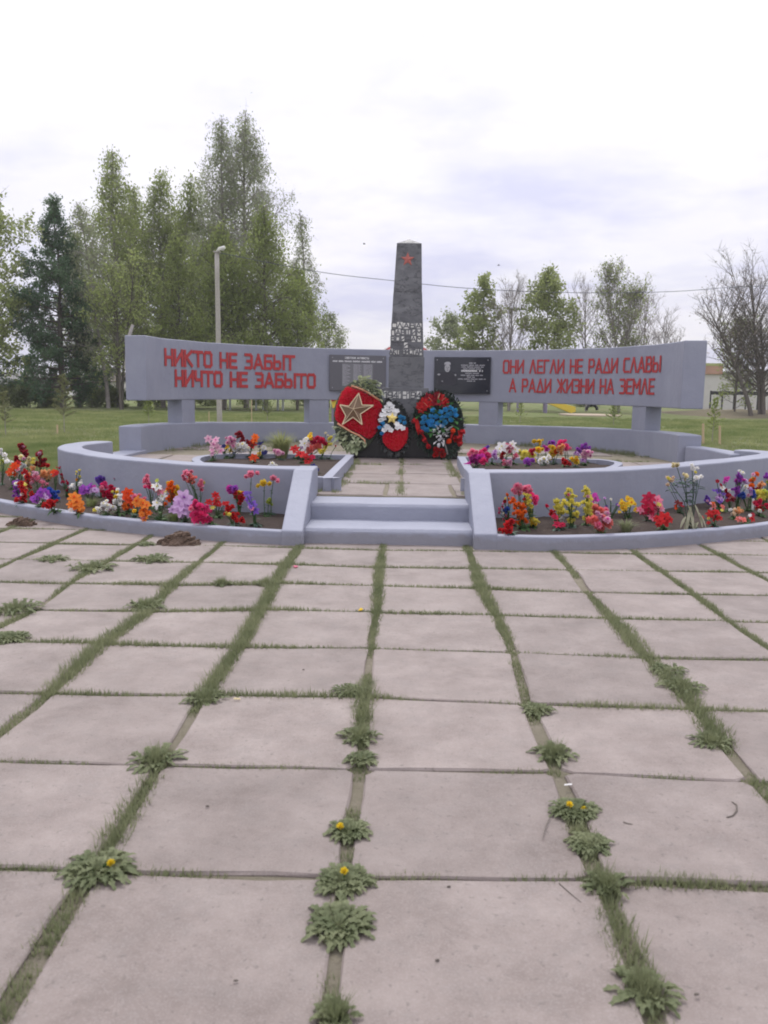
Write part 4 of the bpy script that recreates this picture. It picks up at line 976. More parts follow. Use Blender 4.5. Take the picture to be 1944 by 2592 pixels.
FL = [
# ---- outer left bed
('L4','tall white roses at the far left edge, above the lawn','rose','white',(20,560),[(10,180,28),(50,235,40),(30,295,22,'lime'),(85,310,42)]),
('L4','dark red carnations standing tallest at the far left of the left bed','carn','darkred',(230,520),[(240,155,40),(275,215,36),(190,290,38)]),
('L4','dark red carnations right against the rounded end of the left wall','carn','darkred',(450,520),[(430,225,40),(470,305,42),(395,335,35),(490,340,30,'red')]),
('L4','cream carnations between the dark red ones at far left','carn','cream',(300,560),[(235,250,28),(330,300,38),(372,280,24,'lemon'),(310,340,45),(350,360,30)]),
('L4','orange gladioli leaning at the far left of the left bed','lily','deeporange',(140,600),[(160,350,40),(130,400,42),(195,320,32,'red'),(105,440,26,'orange')]),
('L4','greyish white carnations below the cream ones at far left','carn','greywhite',(200,580),[(220,400,48),(265,350,30),(150,450,35,'white')]),
('L4','pink and mauve roses left of the peach bunch','rose','pink',(420,640),[(370,490,42),(430,490,42),(400,440,35,'palepink'),(485,540,36),(355,540,26,'palepink')]),
('L4','peach roses in front of the rounded left wall end','rose','peach',(520,600),[(480,430,48),(540,440,44),(370,400,36),(500,475,40)]),
('L4','upright red spike of flowers behind the purple one','carn','red',(325,640),[(290,420,30),(300,470,34),(310,520,34),(320,570,30)]),
('L4','purple flower spike at the far left front','carn','purple',(215,720),[(165,540,34),(180,590,37),(195,640,37),(210,690,30)]),
('L4','red flower spike leaning beside the purple one','carn','red',(260,760),[(235,540,32),(255,600,37),(265,650,38),(265,705,38),(180,740,24)]),
('L4','few small yellow flowers between two red spikes','pansy','lemon',(280,680),[(212,538,22),(262,545,20),(285,565,22),(285,595,16)]),
('L4','purple and white pansies left of the blue flowers','pansy','purple',(450,800),[(450,640,42),(510,650,42),(530,690,40),(400,730,46),(480,680,36,'lilac')]),
('L4','only deep blue flowers of the left bed, at the wall foot','carn','blue',(590,740),[(555,620,36),(590,655,42),(610,690,37)]),
('L4','single small red carnation left of the purple pansies','carn','red',(360,720),[(355,670,34)]),
('L4','low red carnations near the kerb, below the blue flowers','carn','red',(560,850),[(560,780,50),(590,760,36),(530,800,32)],),
('L4','thin drooping spike of dark red buds against the left wall','bud','crimson',(745,690),[(658,375,22),(685,450,32),(690,490,32),(705,525,34),(750,545,34),(745,620,30)]),
('L4','orange red lilies touching the peach roses','lily','deeporange',(610,640),[(590,415,32),(630,420,24,'red')]),
('L4','tall stalk of yellow buds left of the lilac pansies','bud','lemon',(850,720),[(850,415,22),(885,395,22),(885,470,24),(845,505,32,'yellow'),(840,635,28)]),
('L4','white roses at the foot of the tall yellow stalk','rose','white',(830,720),[(815,570,40),(895,540,32)]),
('L4','lilac purple pansies in the left middle of the left bed','pansy','purple',(980,740),[(920,600,46),(985,590,46),(1020,610,40,'magenta'),(900,640,36),(1060,620,40,'lilac')]),
('L4','dark violet flowers beside the yellow rose','carn','violet',(1120,700),[(1110,495,46),(1090,520,36),(1200,545,28,'purple')]),
('L4','yellow rose high beside the dark violet flowers','rose','yellow',(1200,700),[(1215,495,42)]),
('L4','thin stalk of small pink buds right of the yellow rose','bud','pink',(1310,720),[(1288,475,22),(1315,560,26),(1320,595,20)]),
('L4','crimson gladiolus cascade in the middle of the left bed','carn','crimson',(1220,790),[(1160,580,40,'hotpink'),(1240,620,46),(1200,650,42),(1215,690,42),(1225,740,37),(1160,650,34)]),
('L4','flame orange lilies standing alone near the left kerb','lily','flame',(840,880),[(820,700,60),(850,750,60),(790,780,46),(880,800,50),(830,800,42,'orange'),(900,850,30)]),
('L4','low white carnations near the kerb beside the orange lilies','carn','white',(1180,890),[(1150,780,45),(1200,800,40),(1095,830,32),(1255,815,36)]),
('L4','white roses with one yellow bud, above the low white carnations','rose','white',(1310,870),[(1290,745,48),(1310,690,42),(1330,780,38),(1290,640,24,'yellow')]),
('L4','deep orange lilies right of the white roses','lily','deeporange',(1410,860),[(1410,650,56),(1400,700,50),(1440,740,46),(1380,790,42,'orange'),(1430,790,46)]),
('L4','flame orange lilies cascading to the left kerb, right of centre','lily','flame',(1600,990),[(1520,740,56),(1580,770,56),(1620,790,46),(1590,850,56,'orange'),(1620,900,46),(1600,945,36)]),
('L4','pink carnations half hidden between two orange lily bunches','carn','pink',(1500,860),[(1490,695,42),(1600,715,26)]),
('L4','tiny yellow flower low between two orange lily bunches','carn','yellow',(1490,910),[(1490,850,26)]),
('L2','pair of pink roses high against the middle of the left wall','rose','pink',(840,450),[(805,300,26),(830,335,22,'hotpink')]),
('L2','white gladiolus stalk with one pink bloom','lily','white',(890,500),[(865,335,26),(885,360,22,'pink'),(900,390,24),(870,425,26),(868,298,10,'lime')]),
('L2','mixed orange and yellow stalk left of the lilac flowers','carn','orange',(960,470),[(940,330,22),(950,310,15,'yellow'),(985,345,16,'yellow'),(990,375,22,'yellow'),(950,365,26),(940,400,26)]),
('L2','big pale lilac gladiolus in the right half of the left bed','lily','lilac',(1020,520),[(1015,395,40),(1000,430,40),(1050,440,36),(1000,465,36),(1040,480,28)]),
('L2','big hot pink carnations near the kerb beside the pale lilac gladiolus','carn','hotpink',(1105,560),[(1085,440,26),(1110,465,40),(1125,490,36),(1095,515,36),(1140,465,22)]),
('L2','tall salmon pink roses above the lilac gladiolus','rose','salmon',(1100,470),[(1030,258,24,'pink'),(1055,285,22),(1045,305,20),(1105,328,25,'pink')]),
('L2','scattered red blossoms right of the hot pink carnations','lily','red',(1200,500),[(1190,380,19),(1155,420,19),(1200,415,23),(1240,425,13)]),
('L2','low arching stalk of red blooms near the kerb, left of the violet iris','carn','red',(1290,540),[(1262,460,23),(1290,490,19),(1300,510,16),(1335,518,17)]),
('L2','purple carnations with yellow and red ones, beside the violet iris','carn','magenta',(1320,490),[(1270,345,23),(1300,345,23,'purple'),(1320,365,15,'yellow'),(1335,395,23,'red'),(1300,370,15,'red')]),
('L2','dark violet iris spike on a pale green stem','lily','violet',(1412,540),[(1360,370,15),(1375,400,21),(1395,430,23),(1410,465,22)]),
('L2','tall pink rose, left one of two near the left cheek wall','rose','pink',(1390,490),[(1388,268,30)]),
('L2','pink rose nearest the left cheek wall of the steps','rose','hotpink',(1505,490),[(1510,290,25,'pink')]),
('L2','tall yellow rose between two pink roses by the steps','rose','yellow',(1470,500),[(1460,318,29)]),
('L2','lime yellow carnation low under the tall yellow rose','carn','lime',(1485,485),[(1485,420,19)]),
# ---- outer right bed
('R2','pair of pink carnations tallest beside the right cheek wall','carn','pink',(300,540),[(285,335,28),(330,345,26),(322,348,14,'red')]),
('R2','low arching stalk of small pink buds beside the right cheek wall','bud','pink',(250,545),[(148,455,16),(180,475,16),(220,495,16),(240,515,15),(268,522,13)]),
('R2','red carnations in the corner against the right cheek wall','carn','red',(165,590),[(150,545,32),(140,575,22)]),
('R2','red tulip with an orange bud and a blue flower below','tulip','red',(230,545),[(210,415,20),(228,380,15,'orange'),(225,455,18,'blue','carn')]),
('R2','long stalk of orange marigolds near the right cheek wall','carn','orange',(310,560),[(258,410,17),(275,435,19),(300,445,19),(285,475,21),(300,500,17),(318,515,17),(290,530,15)]),
('R2','yellow bud stalk with pink and red carnations around it','carn','lemon',(365,550),[(333,382,15),(345,410,15),(355,440,14),(350,465,13),(375,395,25,'hotpink'),(335,405,20,'red'),(365,520,23,'yellow'),(385,520,15)]),
('R2','pale yellow rose with small red flowers at its left','rose','lemon',(510,545),[(510,455,38),(525,475,30),(440,440,14,'crimson'),(465,470,18,'red')]),
('R2','loose stalk of small yellow blooms, left of two yellow stalks','carn','lemon',(580,550),[(560,350,16),(552,372,16),(585,382,15),(580,410,17),(560,425,14),(610,430,17),(575,455,15),(610,480,19),(570,518,19),(535,410,13)]),
('R2','straight upright stalk of yellow blooms, right of two yellow stalks','carn','lemon',(665,540),[(662,350,19),(665,375,17),(670,390,21),(665,415,21),(672,440,19),(665,470,21),(655,505,19)]),
('R2','thin magenta flower behind the upright yellow stalk','lily','magenta',(715,500),[(708,375,13),(712,405,21)]),
('R2','salmon carnations right of the upright yellow stalk','carn','salmon',(720,530),[(705,450,28),(735,465,26)]),
('R2','big salmon carnations lying low near the right kerb','carn','salmon',(740,580),[(705,520,35),(765,535,38),(735,500,26,'palepink')]),
('R2','crimson blossoms low below the pale yellow rose','lily','crimson',(505,560),[(500,540,21),(530,540,15),(490,500,17)]),
('R2','low dome of yellow pansies in the middle of the right bed','pansy','yellow',(890,505),[(855,420,15),(890,400,16),(910,418,19),(858,450,17),(880,430,13),(935,455,15)]),
('R2','big crimson gladiolus in the middle of the right bed','lily','crimson',(1005,520),[(1005,395,32),(1000,430,36),(975,455,24),(1010,460,32)]),
('R2','pink gladiolus leaning on the big crimson one','lily','pink',(1050,520),[(1050,405,26),(1065,440,19),(1050,455,24)]),
('R2','low red blossoms left of the cream rose bush','lily','red',(1085,560),[(1085,510,36),(1065,520,24),(1115,510,20)]),
('R2','sparse pale blue flowers between the salmon and yellow ones','carn','violet',(790,520),[(760,395,8,'lilac'),(795,400,7,'white'),(830,430,8),(770,440,8)]),
('R4','small withered red leaves between crimson gladiolus and cream rose bush','lily','darkred',(560,720),[(550,590,30),(530,635,22,'deeporange'),(600,600,18)]),
('R4','violet and white mixed spike in the right part of the right bed','pansy','violet',(1080,700),[(1140,310,36,'magenta'),(1100,415,30,'white'),(1045,460,42),(1110,490,32),(1060,520,42,'lilac'),(1030,560,32,'lilac'),(1075,580,32),(1040,330,22,'darkred')]),
('R4','red carnations right of the violet and white spike','carn','crimson',(1200,690),[(1155,465,32),(1200,545,42)]),
('R4','tall purple spike topped with two white flowers','carn','purple',(1285,690),[(1310,215,25,'white'),(1350,235,25,'white'),(1290,280,46),(1270,330,37),(1320,310,37,'magenta'),(1375,330,37,'lilac'),(1390,400,30,'white'),(1275,430,37),(1280,480,37)]),
('R4','stalk of three orange marigolds near the right photo edge','carn','orange',(1450,640),[(1515,245,30),(1480,310,36),(1460,385,36)]),
('R4','bright blue cornflowers under the orange marigolds','carn','blue',(1420,690),[(1350,495,38),(1465,500,46),(1440,450,36,'lilac')]),
('R4','peach rose beside the big yellow green bloom','rose','peach',(1540,640),[(1560,385,46),(1525,430,32,'darkred')]),
('R4','large yellow green chrysanthemum at the right photo edge','carn','lime',(1610,660),[(1600,490,66,'lemon'),(1640,480,42)]),
('R4','purple carnation topmost at the right photo edge','carn','purple',(1640,600),[(1640,280,36),(1655,345,24,'lime')]),
('R4','blue violet flowers at the wall foot, right of the rose bush','carn','violet',(920,640),[(920,550,36),(905,575,20)]),
('R4','red lilies near the kerb, right of the cream rose bush','lily','red',(1000,880),[(960,730,50),(1030,710,42),(1010,770,46),(1070,780,32),(850,775,26),(970,895,18)]),
('R4','coral lilies above the red lilies near the right kerb','lily','salmon',(1010,720),[(990,630,36),(1100,640,28),(975,600,20,'orange')]),
('R4','peach roses low in front of the white stake','rose','beige',(1260,780),[(1250,700,50),(1300,710,44,'peach')]),
('R4','coral and dark red blooms lying near the right kerb','lily','salmon',(1400,835),[(1300,795,36),(1360,805,40),(1460,790,36,'red'),(1465,750,26,'darkred')]),
('R4','crimson flowers below the big yellow green bloom','carn','crimson',(1560,740),[(1540,600,42),(1555,660,34,'red'),(1640,630,36)]),
# ---- inner left bed
('IL','pink white lilies at the left tip of the inner left bed','lily','palepink',(160,470),[(115,255,36),(195,270,38),(170,320,40),(215,345,34),(250,385,34),(150,375,26),(160,410,30)]),
('IL','fluffy pale pink carnations beside the pink white lilies','carn','palepink',(370,400),[(345,260,40),(365,290,42),(370,310,32)]),
('IL','tall dark red carnations above the white bunch','carn','darkred',(450,390),[(440,200,34),(430,235,27),(475,280,32),(530,295,27)]),
('IL','orange and red lilies left of the grass clump','lily','orange',(600,420),[(605,235,34),(600,270,34),(575,285,27,'deeporange'),(580,320,42,'red')]),
('IL','white carnation bunch in the inner left bed','carn','white',(460,405),[(430,340,50),(480,335,50),(400,370,42),(520,360,32)]),
('IL','small yellow and navy pansies under the pink white lilies','pansy','yellow',(330,420),[(310,340,26),(350,380,26),(275,335,24,'navy'),(385,395,20,'navy')]),
('IL','low orange red lily in front of the white bunch','lily','deeporange',(590,500),[(590,455,44)]),
('IL','navy flowers with a yellow one, beside the grass clump','pansy','navy',(690,430),[(655,310,30),(695,350,26,'white'),(715,400,30),(650,415,26,'yellow')]),
('IL','single pale pink peony in front of the grass clump','carn','palepink',(870,470),[(850,400,42)]),
('IL','single white bloom showing just over the left wall top','carn','white',(785,590),[(785,525,34)]),
('IL','white lilac lilies right of the grass clump','lily','white',(1140,390),[(1145,260,36),(1120,310,50),(1100,340,32,'lilac')]),
('IL','single yellow orange pansy above the white lilac lilies','pansy','yellow',(1190,400),[(1180,230,30)]),
('IL','crimson carnations at the right end of the inner left bed','carn','crimson',(1260,400),[(1215,290,40),(1300,280,48)]),
('IL','salmon pink carnations below the crimson ones','carn','salmon',(1230,420),[(1260,340,48),(1190,370,50),(1160,370,32)]),
('IL','red gladiolus leaning right in front of the salmon carnations','lily','red',(1100,510),[(1020,365,44),(1080,420,46),(1125,430,37),(1160,470,40),(1150,510,32),(1205,445,27,'crimson')]),
('IL','arching stalk of yellow flowers nearest the gold star wreath','carn','lemon',(1320,440),[(1390,258,28),(1365,318,32),(1340,350,22),(1300,390,32),(1345,195,14,'cream'),(1370,220,12,'cream')]),
('IL','lone small red bud beside the gold star wreath','bud','red',(1445,400),[(1450,330,20)]),
('IL','navy irises close to the kerb corner by the path','lily','navy',(1230,610),[(1215,545,32),(1255,575,20)]),
# ---- inner right bed
('IR','magenta and pink carnations at the left corner of the inner right bed','carn','magenta',(230,430),[(185,265,40,'pink'),(215,310,40),(260,330,42),(180,355,40),(240,370,46),(285,380,40,'hotpink'),(150,400,30)]),
('IR','hot pink carnations behind the magenta ones','carn','hotpink',(320,400),[(290,280,42),(340,310,48)]),
('IR','lilac flower with a violet one behind the hot pink carnations','carn','lilac',(400,390),[(415,300,38),(335,235,28,'violet')]),
('IR','white lilies with a dark red spike in front','lily','white',(510,390),[(500,220,56),(610,190,37),(470,240,37),(640,250,37),(530,250,26,'red','carn'),(515,290,30,'red','carn'),(500,330,24,'darkred','carn')]),
('IR','pink carnations leaning on the white lilies','carn','pink',(620,390),[(590,225,46),(640,310,34)]),
('IR','pale pink bloom low behind the right wall top','carn','palepink',(545,430),[(530,395,34,'pink'),(570,395,34)]),
('IR','yellow carnation bunch with one red bloom','carn','lemon',(790,390),[(740,290,48),(820,310,42),(880,250,42,'yellow'),(830,355,32),(810,262,32,'crimson')]),
('IR','purple carnation under the yellow bunch','carn','purple',(770,420),[(765,370,46)]),
('IR','yellow rose standing highest of the inner right bed','rose','yellow',(880,370),[(840,160,32),(890,158,32)]),
('IR','magenta bloom between the yellow and orange bunches','carn','magenta',(965,370),[(965,235,34),(1030,175,34,'purple')]),
('IR','orange and peach carnations in the inner right bed','carn','flame',(1050,390),[(1030,225,34,'yellow'),(1105,240,44,'peach'),(1065,275,37,'orange'),(1030,310,40,'yellow')]),
('IR','crimson pink carnations right of the orange and peach ones','carn','hotpink',(1150,360),[(1120,175,40),(1165,215,42),(1180,240,32,'pink')]),
('IR','white carnations low in the middle of the inner right bed','carn','white',(940,410),[(940,350,40),(990,330,32),(900,385,24)]),
('IR','low red bloom just behind the right wall top','carn','red',(1160,420),[(1160,380,40)]),
('IR','low yellow carnation at the right end of the inner right bed','carn','yellow',(1270,420),[(1270,370,46)]),
('IR','purple carnations at the right end of the inner right bed','carn','purple',(1360,370),[(1345,225,46),(1310,260,32),(1405,240,27)]),
('IR','pale lilac carnations below the purple ones at the right end','carn','lilac',(1360,400),[(1355,310,42,'palepink'),(1405,275,37,'palepink'),(1290,300,27),(1350,355,28)]),
]
for row in FL: flower(*row)
rb = flower('R4','tall cream and white rose bush with pale withered leaves near the right kerb','rose','cream',(715,890),[(550,140,46),(740,190,52,'white'),(650,270,42),(800,300,42,'white'),(470,330,52,'beige')], 'rose bush', 4, 'navy_leaf', 'rose_bush')
b0 = Vector(rb.location); lm = MB(); lg = MB(); random.seed(3)
for q in range(16):
    c = UY(1600+random.uniform(650,820)/4.823, 1150+random.uniform(600,860)/4.823, b0.y-.03); leaf_blade(lm, c, (random.uniform(-.6,.6), -.3, -random.uniform(.5,1)), random.uniform(.10,.17), .020, .2)
for q in range(34):
    c = UY(1600+random.uniform(470,830)/4.823, 1150+random.uniform(300,480)/4.823, b0.y); a = random.uniform(0,6.28); leaf_blade(lg, c, (math.cos(a), math.sin(a), .3), random.uniform(.06,.11), .022, .4)
for q in range(6): leaf_blade(lg, UY(1600+random.uniform(640,720)/4.823, 1150+random.uniform(430,600)/4.823, b0.y), (random.uniform(-.5,.5), -.4, .2), .09, .03, .4)
lm.build('withered_leaves', M['stem_pale'], rb, smooth=True); lg.build('bush_leaves', M['navy_leaf'], rb, smooth=True)
p = U(1600+1468/4.823, 1150+690/4.823, ZS); mb = MB(); mb.box((p.x-.012,p.y-.01,p.z-.08),(p.x+.012,p.y+.01,p.z+.15))
tag(mb.build('plant_stake', M['white_paint'], base=(p.x,p.y,p.z-.08), bevel=.003), 'small white stake under the blue cornflowers', 'stake')

# ---- leafy clumps without blossom
def grass_clump(name, label, cat, px, py, z, h, spread, n, mat, seed, wide=.004, group=None):
    r = random.Random(seed); b = U(px, py, z); root = thing(name, label, cat, (b.x,b.y,b.z-.01), group); vs = []
    for i in range(n):
        a = r.uniform(0, 6.28); q = r.uniform(0, 1)**.6; L = h*r.uniform(.55,1.05); o = Vector((math.cos(a), math.sin(a), 0)); s = Vector((-o.y, o.x, 0))*wide*r.uniform(.7,1.4)
        p0 = b+o*spread*.25*q+Vector((0,0,-.02)); p1 = p0+o*spread*.25*q+Vector((0,0,L*.6)); p2 = p0+o*spread*q*1.0+Vector((0,0,L*(1-.25*q)))
        vs += [p0-s, p0+s, p1+s*.8, p1-s*.8, p1-s*.8, p1+s*.8, p2+s*.1, p2-s*.1]
    np_mesh('blades', [tuple(v) for v in vs], 4, mat, root); return root
grass_clump('grass_clump', 'big round clump of fine green grass in the inner left bed', 'grass clump', 500+880/4.1475, 1050+450/4.1475, ZT+.10, .50, .33, 420, M['grass'], 4, .005)
grass_clump('grass_clump', 'low grey green grassy plant in the middle of the right bed', 'grass clump', 1180+880/2.1715, 1080+575/2.1715, ZS, .17, .16, 160, M['joint_grass'], 5, .004)
grass_clump('grass_clump', 'thin green shoots in the left bed below the purple pansies', 'grass clump', 1010/4.366, 1100+800/4.366, ZS, .16, .16, 90, M['grass'], 6, .004)
grass_clump('grass_clump', 'leafy green shoots below the pale lilac gladiolus', 'grass clump', 960/2.183, 1080+525/2.183, ZS, .15, .13, 110, M['grass'], 9, .005)

# ---- heaps of dug earth in front of the left kerb
def heap(label, px, py, rx, h, seed):
    b = U(px, py, 0); mb = MB(); k = 40; rg = 16
    for i in range(rg+1):
        t = i/rg
        for j in range(k):
            a = 2*math.pi*j/k; e = 1+wob(math.cos(a)*2, math.sin(a)*2, seed, .22, 1); x = b.x+rx*t*math.cos(a)*e; y = b.y+rx*.55*t*math.sin(a)*e
            z = -.01+h*(1-t**1.7)*(1+wob(x,y,seed,.35,9))+(wob(x,y,seed,.028,26)+wob(x,y,seed,.016,60))*(1 if t < .97 else 0)
            mb.v.append((x, y, max(z, -.02) if t < .99 else -.02))
    for i in range(rg):
        for j in range(k): mb.f.append((i*k+j, (i+1)*k+j, (i+1)*k+(j+1)%k, i*k+(j+1)%k))
    mb.m = [0]*len(mb.f)
    r = random.Random(seed)
    for q in range(60):
        a = r.uniform(0,6.28); t = r.uniform(.2,1.1)**.7; c = Vector((b.x+rx*t*math.cos(a), b.y+rx*.55*t*math.sin(a), max(0, h*(1-t**1.7))+.005)); s = r.uniform(.008,.026)
        mb.obox(c, Vector((r.uniform(.6,1),r.uniform(-.5,.5),.2)).normalized(), Vector((r.uniform(-.5,.5),1,.1)).normalized(), Vector((.1,-.2,1)).normalized(), s, s*.8, s*.7)
    tag(mb.build('earth_heap', M['clay'], base=(b.x,b.y,-.01)), label, 'earth heap')
heap('larger brown earth heap against the left kerb, nearer the steps', 453, 1378, .215, .125, 3)
heap('smaller brown earth heap at the left kerb near the photo edge', 55, 1330, .15, .085, 8)

# ================================================================ GRASS AND WEEDS IN THE JOINTS
def seg_pts(a, b, n): return [a.lerp(b, i/n) for i in range(n+1)]
# how much grows where: (photo x, y, radius in px, amount), judged from the photo
BARE = [(940,1690,60),(905,2010,55),(880,2130,30),(840,2430,70),(480,1840,75),(110,2440,60),(240,2330,60),(1340,1730,70),(1390,1850,60),(1440,2000,50),(1480,1480,45),(1100,1950,130),(700,2215,200),(300,1925,130),(1200,2225,150),(1100,1775,110),(1520,1960,150),(250,1545,60),(110,1530,60),(1880,1920,60),(1830,1970,60),(1250,1700,40)]
LUSH = [(200,1690,140),(560,1760,120),(600,1630,110),(700,1500,110),(925,1800,110),(1700,1720,120),(1780,1850,110),(1600,1620,90),(1230,1520,100),(960,1480,120),(1560,2400,170),(300,2090,140),(350,1470,90),(640,1550,150),(1550,1790,140),(1750,2240,160),(700,1740,160),(200,1600,200),(720,1440,80),(420,1980,70)]
def amount(px, py):
    v = .62
    for x, y, r in LUSH: v += .75*math.exp(-((px-x)**2+(2.0*(py-y))**2)/(r*r))
    for x, y, r in BARE: v -= .9*math.exp(-((px-x)**2+(2.0*(py-y))**2)/(r*r))
    return v
def to_px(p):
    d = Vector(p)-O; z = d.dot(FW); return 972+F*d.dot(RT)/z, 1296-F*d.dot(UPV)/z, z
blades = []; rs = np.random.default_rng(4)
def add_blades(p, wdir, halfw, n, hgt):
    for _ in range(n):
        o = p+wdir*float(np.clip(rs.normal(0, halfw), -1.7*halfw, 1.7*halfw)); a = rs.uniform(0, 6.28); L = hgt*rs.uniform(.5,1.3); w = rs.uniform(.0012,.0030)*(1+p.y*.13)
        t = Vector((math.cos(a), math.sin(a), 0)); s = Vector((-t.y, t.x, 0))*w; lean = rs.uniform(.2,1.0)
        blades.extend([(o.x-s.x,o.y-s.y,-.02),(o.x+s.x,o.y+s.y,-.02),(o.x+t.x*L*lean,o.y+t.y*L*lean,-.008+L*.9)])
def joint(a, b, halfw, wide):
    L = (b-a).length; n = max(2, int(L/.017)); d = (b-a).normalized(); wd = Vector((-d.y, d.x, 0))
    for i in range(n):
        p = a.lerp(b, (i+random.random())/n)
        if p.y < 1.6: continue
        px_, py_, z = to_px(p)
        if not (-150 < px_ < 2100): continue
        if p.y > float(np.interp(p.x, [q_[0] for q_ in KERB], [q_[1] for q_ in KERB]))-.01 and not (abs(p.x) < 1 and p.y < 8.65): continue
        am = amount(px_, py_)+wob(p.x, p.y, 2, .55, 1.6)+wob(p.x, p.y, 4, .35, 5)
        am *= 1.0 if wide else .95
        if am <= .08: continue
        add_blades(p, wd, halfw*(.6+.45*min(am,1.5))+.004, int(6+17*min(am, 1.4)), .012+.024*min(am, 1.5)*(1.15 if wide else .8))
for c in CR:
    for r in list(RRW)[:-1]:
        if (c, r+1) in K: joint(K[(c,r)], K[(c,r+1)], cw[c], True)
for r in RRW:
    for c in list(CR)[:-1]: joint(K[(c,r)], K[(c+1,r)], rw[r]+.004, False)
struct(tag(np_mesh('joint_grass', blades, 3, M['joint_grass']), 'short green grass growing in the joints between the paving slabs', 'grass'), 'stuff')
# terrace joints and the foot of the low wall
blades = []
for i in range(520):
    a = random.uniform(rad(8), rad(172)); r = RR-abs(random.gauss(0, .16))-.03; p = Vector(polar(a, r, 0))
    if wob(p.x, p.y, 1, 1, 1.3) > -.05:
        for _ in range(5):
            o = p+Vector((random.gauss(0,.03), random.gauss(0,.03), 0)); h = random.uniform(.03,.10); t = random.uniform(0,6.28); w = .006
            blades.extend([(o.x-w,o.y,ZT-.03),(o.x+w,o.y,ZT-.03),(o.x+math.cos(t)*.03,o.y+math.sin(t)*.03,ZT+h)])
for ri in range(len(rows)):
    for i in range(260):
        p = Vector((random.uniform(-4.6,4.6), rows[ri]+random.gauss(0,.02), 0))
        if math.hypot(p.x-C1[0], p.y-C1[1]) > 5.1 or wob(p.x, p.y, 3, 1, 1.5) < -.05: continue
        for _ in range(5):
            o = p+Vector((random.gauss(0,.03), random.gauss(0,.015), 0)); h = random.uniform(.015,.045); t = random.uniform(0,6.28); w = .006
            blades.extend([(o.x-w,o.y,ZT-.03),(o.x+w,o.y,ZT-.03),(o.x+math.cos(t)*.03,o.y+math.sin(t)*.03,ZT+h)])
for xk in (-.77, .74, -.02, -.98, .71):
    for i in range(150):
        y = random.uniform(9.85, 14.7); p = Vector((xk+random.gauss(0,.02), y, 0))
        if wob(p.x, p.y, 6, 1, 1.4) < -.02: continue
        for _ in range(5):
            o = p+Vector((random.gauss(0,.02), random.gauss(0,.03), 0)); h = random.uniform(.015,.05); t = random.uniform(0,6.28); w = .005
            blades.extend([(o.x-w,o.y,ZT-.03),(o.x+w,o.y,ZT-.03),(o.x+math.cos(t)*.03,o.y+math.sin(t)*.03,ZT+h)])
struct(tag(np_mesh('terrace_grass', blades, 3, M['joint_grass']), 'sparse grass in the terrace joints and along the low wall', 'grass'), 'stuff')

# ---- dandelions and other rosettes one can tell apart
def weed(label, px, py, rpx, seed, flowers=(), tall=.35, name='dandelion', n=22, tuft=False):
    b = U(px, py, 0); R = rpx*1.18/F*to_px(b)[2]; r = random.Random(seed); root = thing(name, label, 'weed', (b.x, b.y, -.02), 'weeds in the paving joints'); mb = MB()
    for i in range(n):
        a = i*2.4+r.uniform(-.3,.3); el = r.uniform(.25,1.4); L = R*r.uniform(.28,.72); d = Vector((math.cos(a)*math.cos(el), math.sin(a)*math.cos(el), math.sin(el)*tall*2)); side = Vector((-math.sin(a), math.cos(a), 0)); pts = []
        o = b+Vector((math.cos(a), math.sin(a), 0))*R*r.uniform(0,1)**.6*.72
        for j in range(7):                     # toothed leaf
            t = j/6; c = o+d*L*t+Vector((0,0,-L*.45*t*t+.008)); w = (.005+L*.085)*math.sin(math.pi*min(.95,.2+t*.75))*(1.25 if j % 2 else .6)
            pts += [c-side*w+Vector((0,0,w*.4)), c, c+side*w+Vector((0,0,w*.4))]
        mb.add(pts, [(j*3+k, j*3+k+1, (j+1)*3+k+1, (j+1)*3+k) for j in range(6) for k in range(2)])
    mb.build('leaves', M['weed'], root); gv = []
    for i in range(int((60+R*900)*(4.0 if tuft else 1.2))):
        a = r.uniform(0,6.28); q = R*r.uniform(0,1.15)**.8*.85; o = b+Vector((math.cos(a)*q*.6, math.sin(a)*q, -.01)); t = Vector((r.gauss(0,1), r.gauss(0,1), 0)).normalized(); s_ = Vector((-t.y,t.x,0))*.0022; h_ = r.uniform(.025,.085)*(1.25-q/R) if tuft else r.uniform(.02,.05)
        gv += [o-s_, o+s_, o+t*h_*r.uniform(.2,.9)+Vector((0,0,h_))]
    np_mesh('grass_blades', [tuple(v_) for v_ in gv], 3, M['joint_grass'], root)
    for fx, fy in flowers:
        p = UY(fx, fy, b.y); sm = MB(); sm.tube([b+Vector((0,0,-.01)), (b+p)/2+Vector((0,.004,.005)), p], .003, 4); sm.build('stem', M['stem'], root); bloom('carn', 'dandelion', p, .014, (0,-.5,1), root, 'flower')
    return root
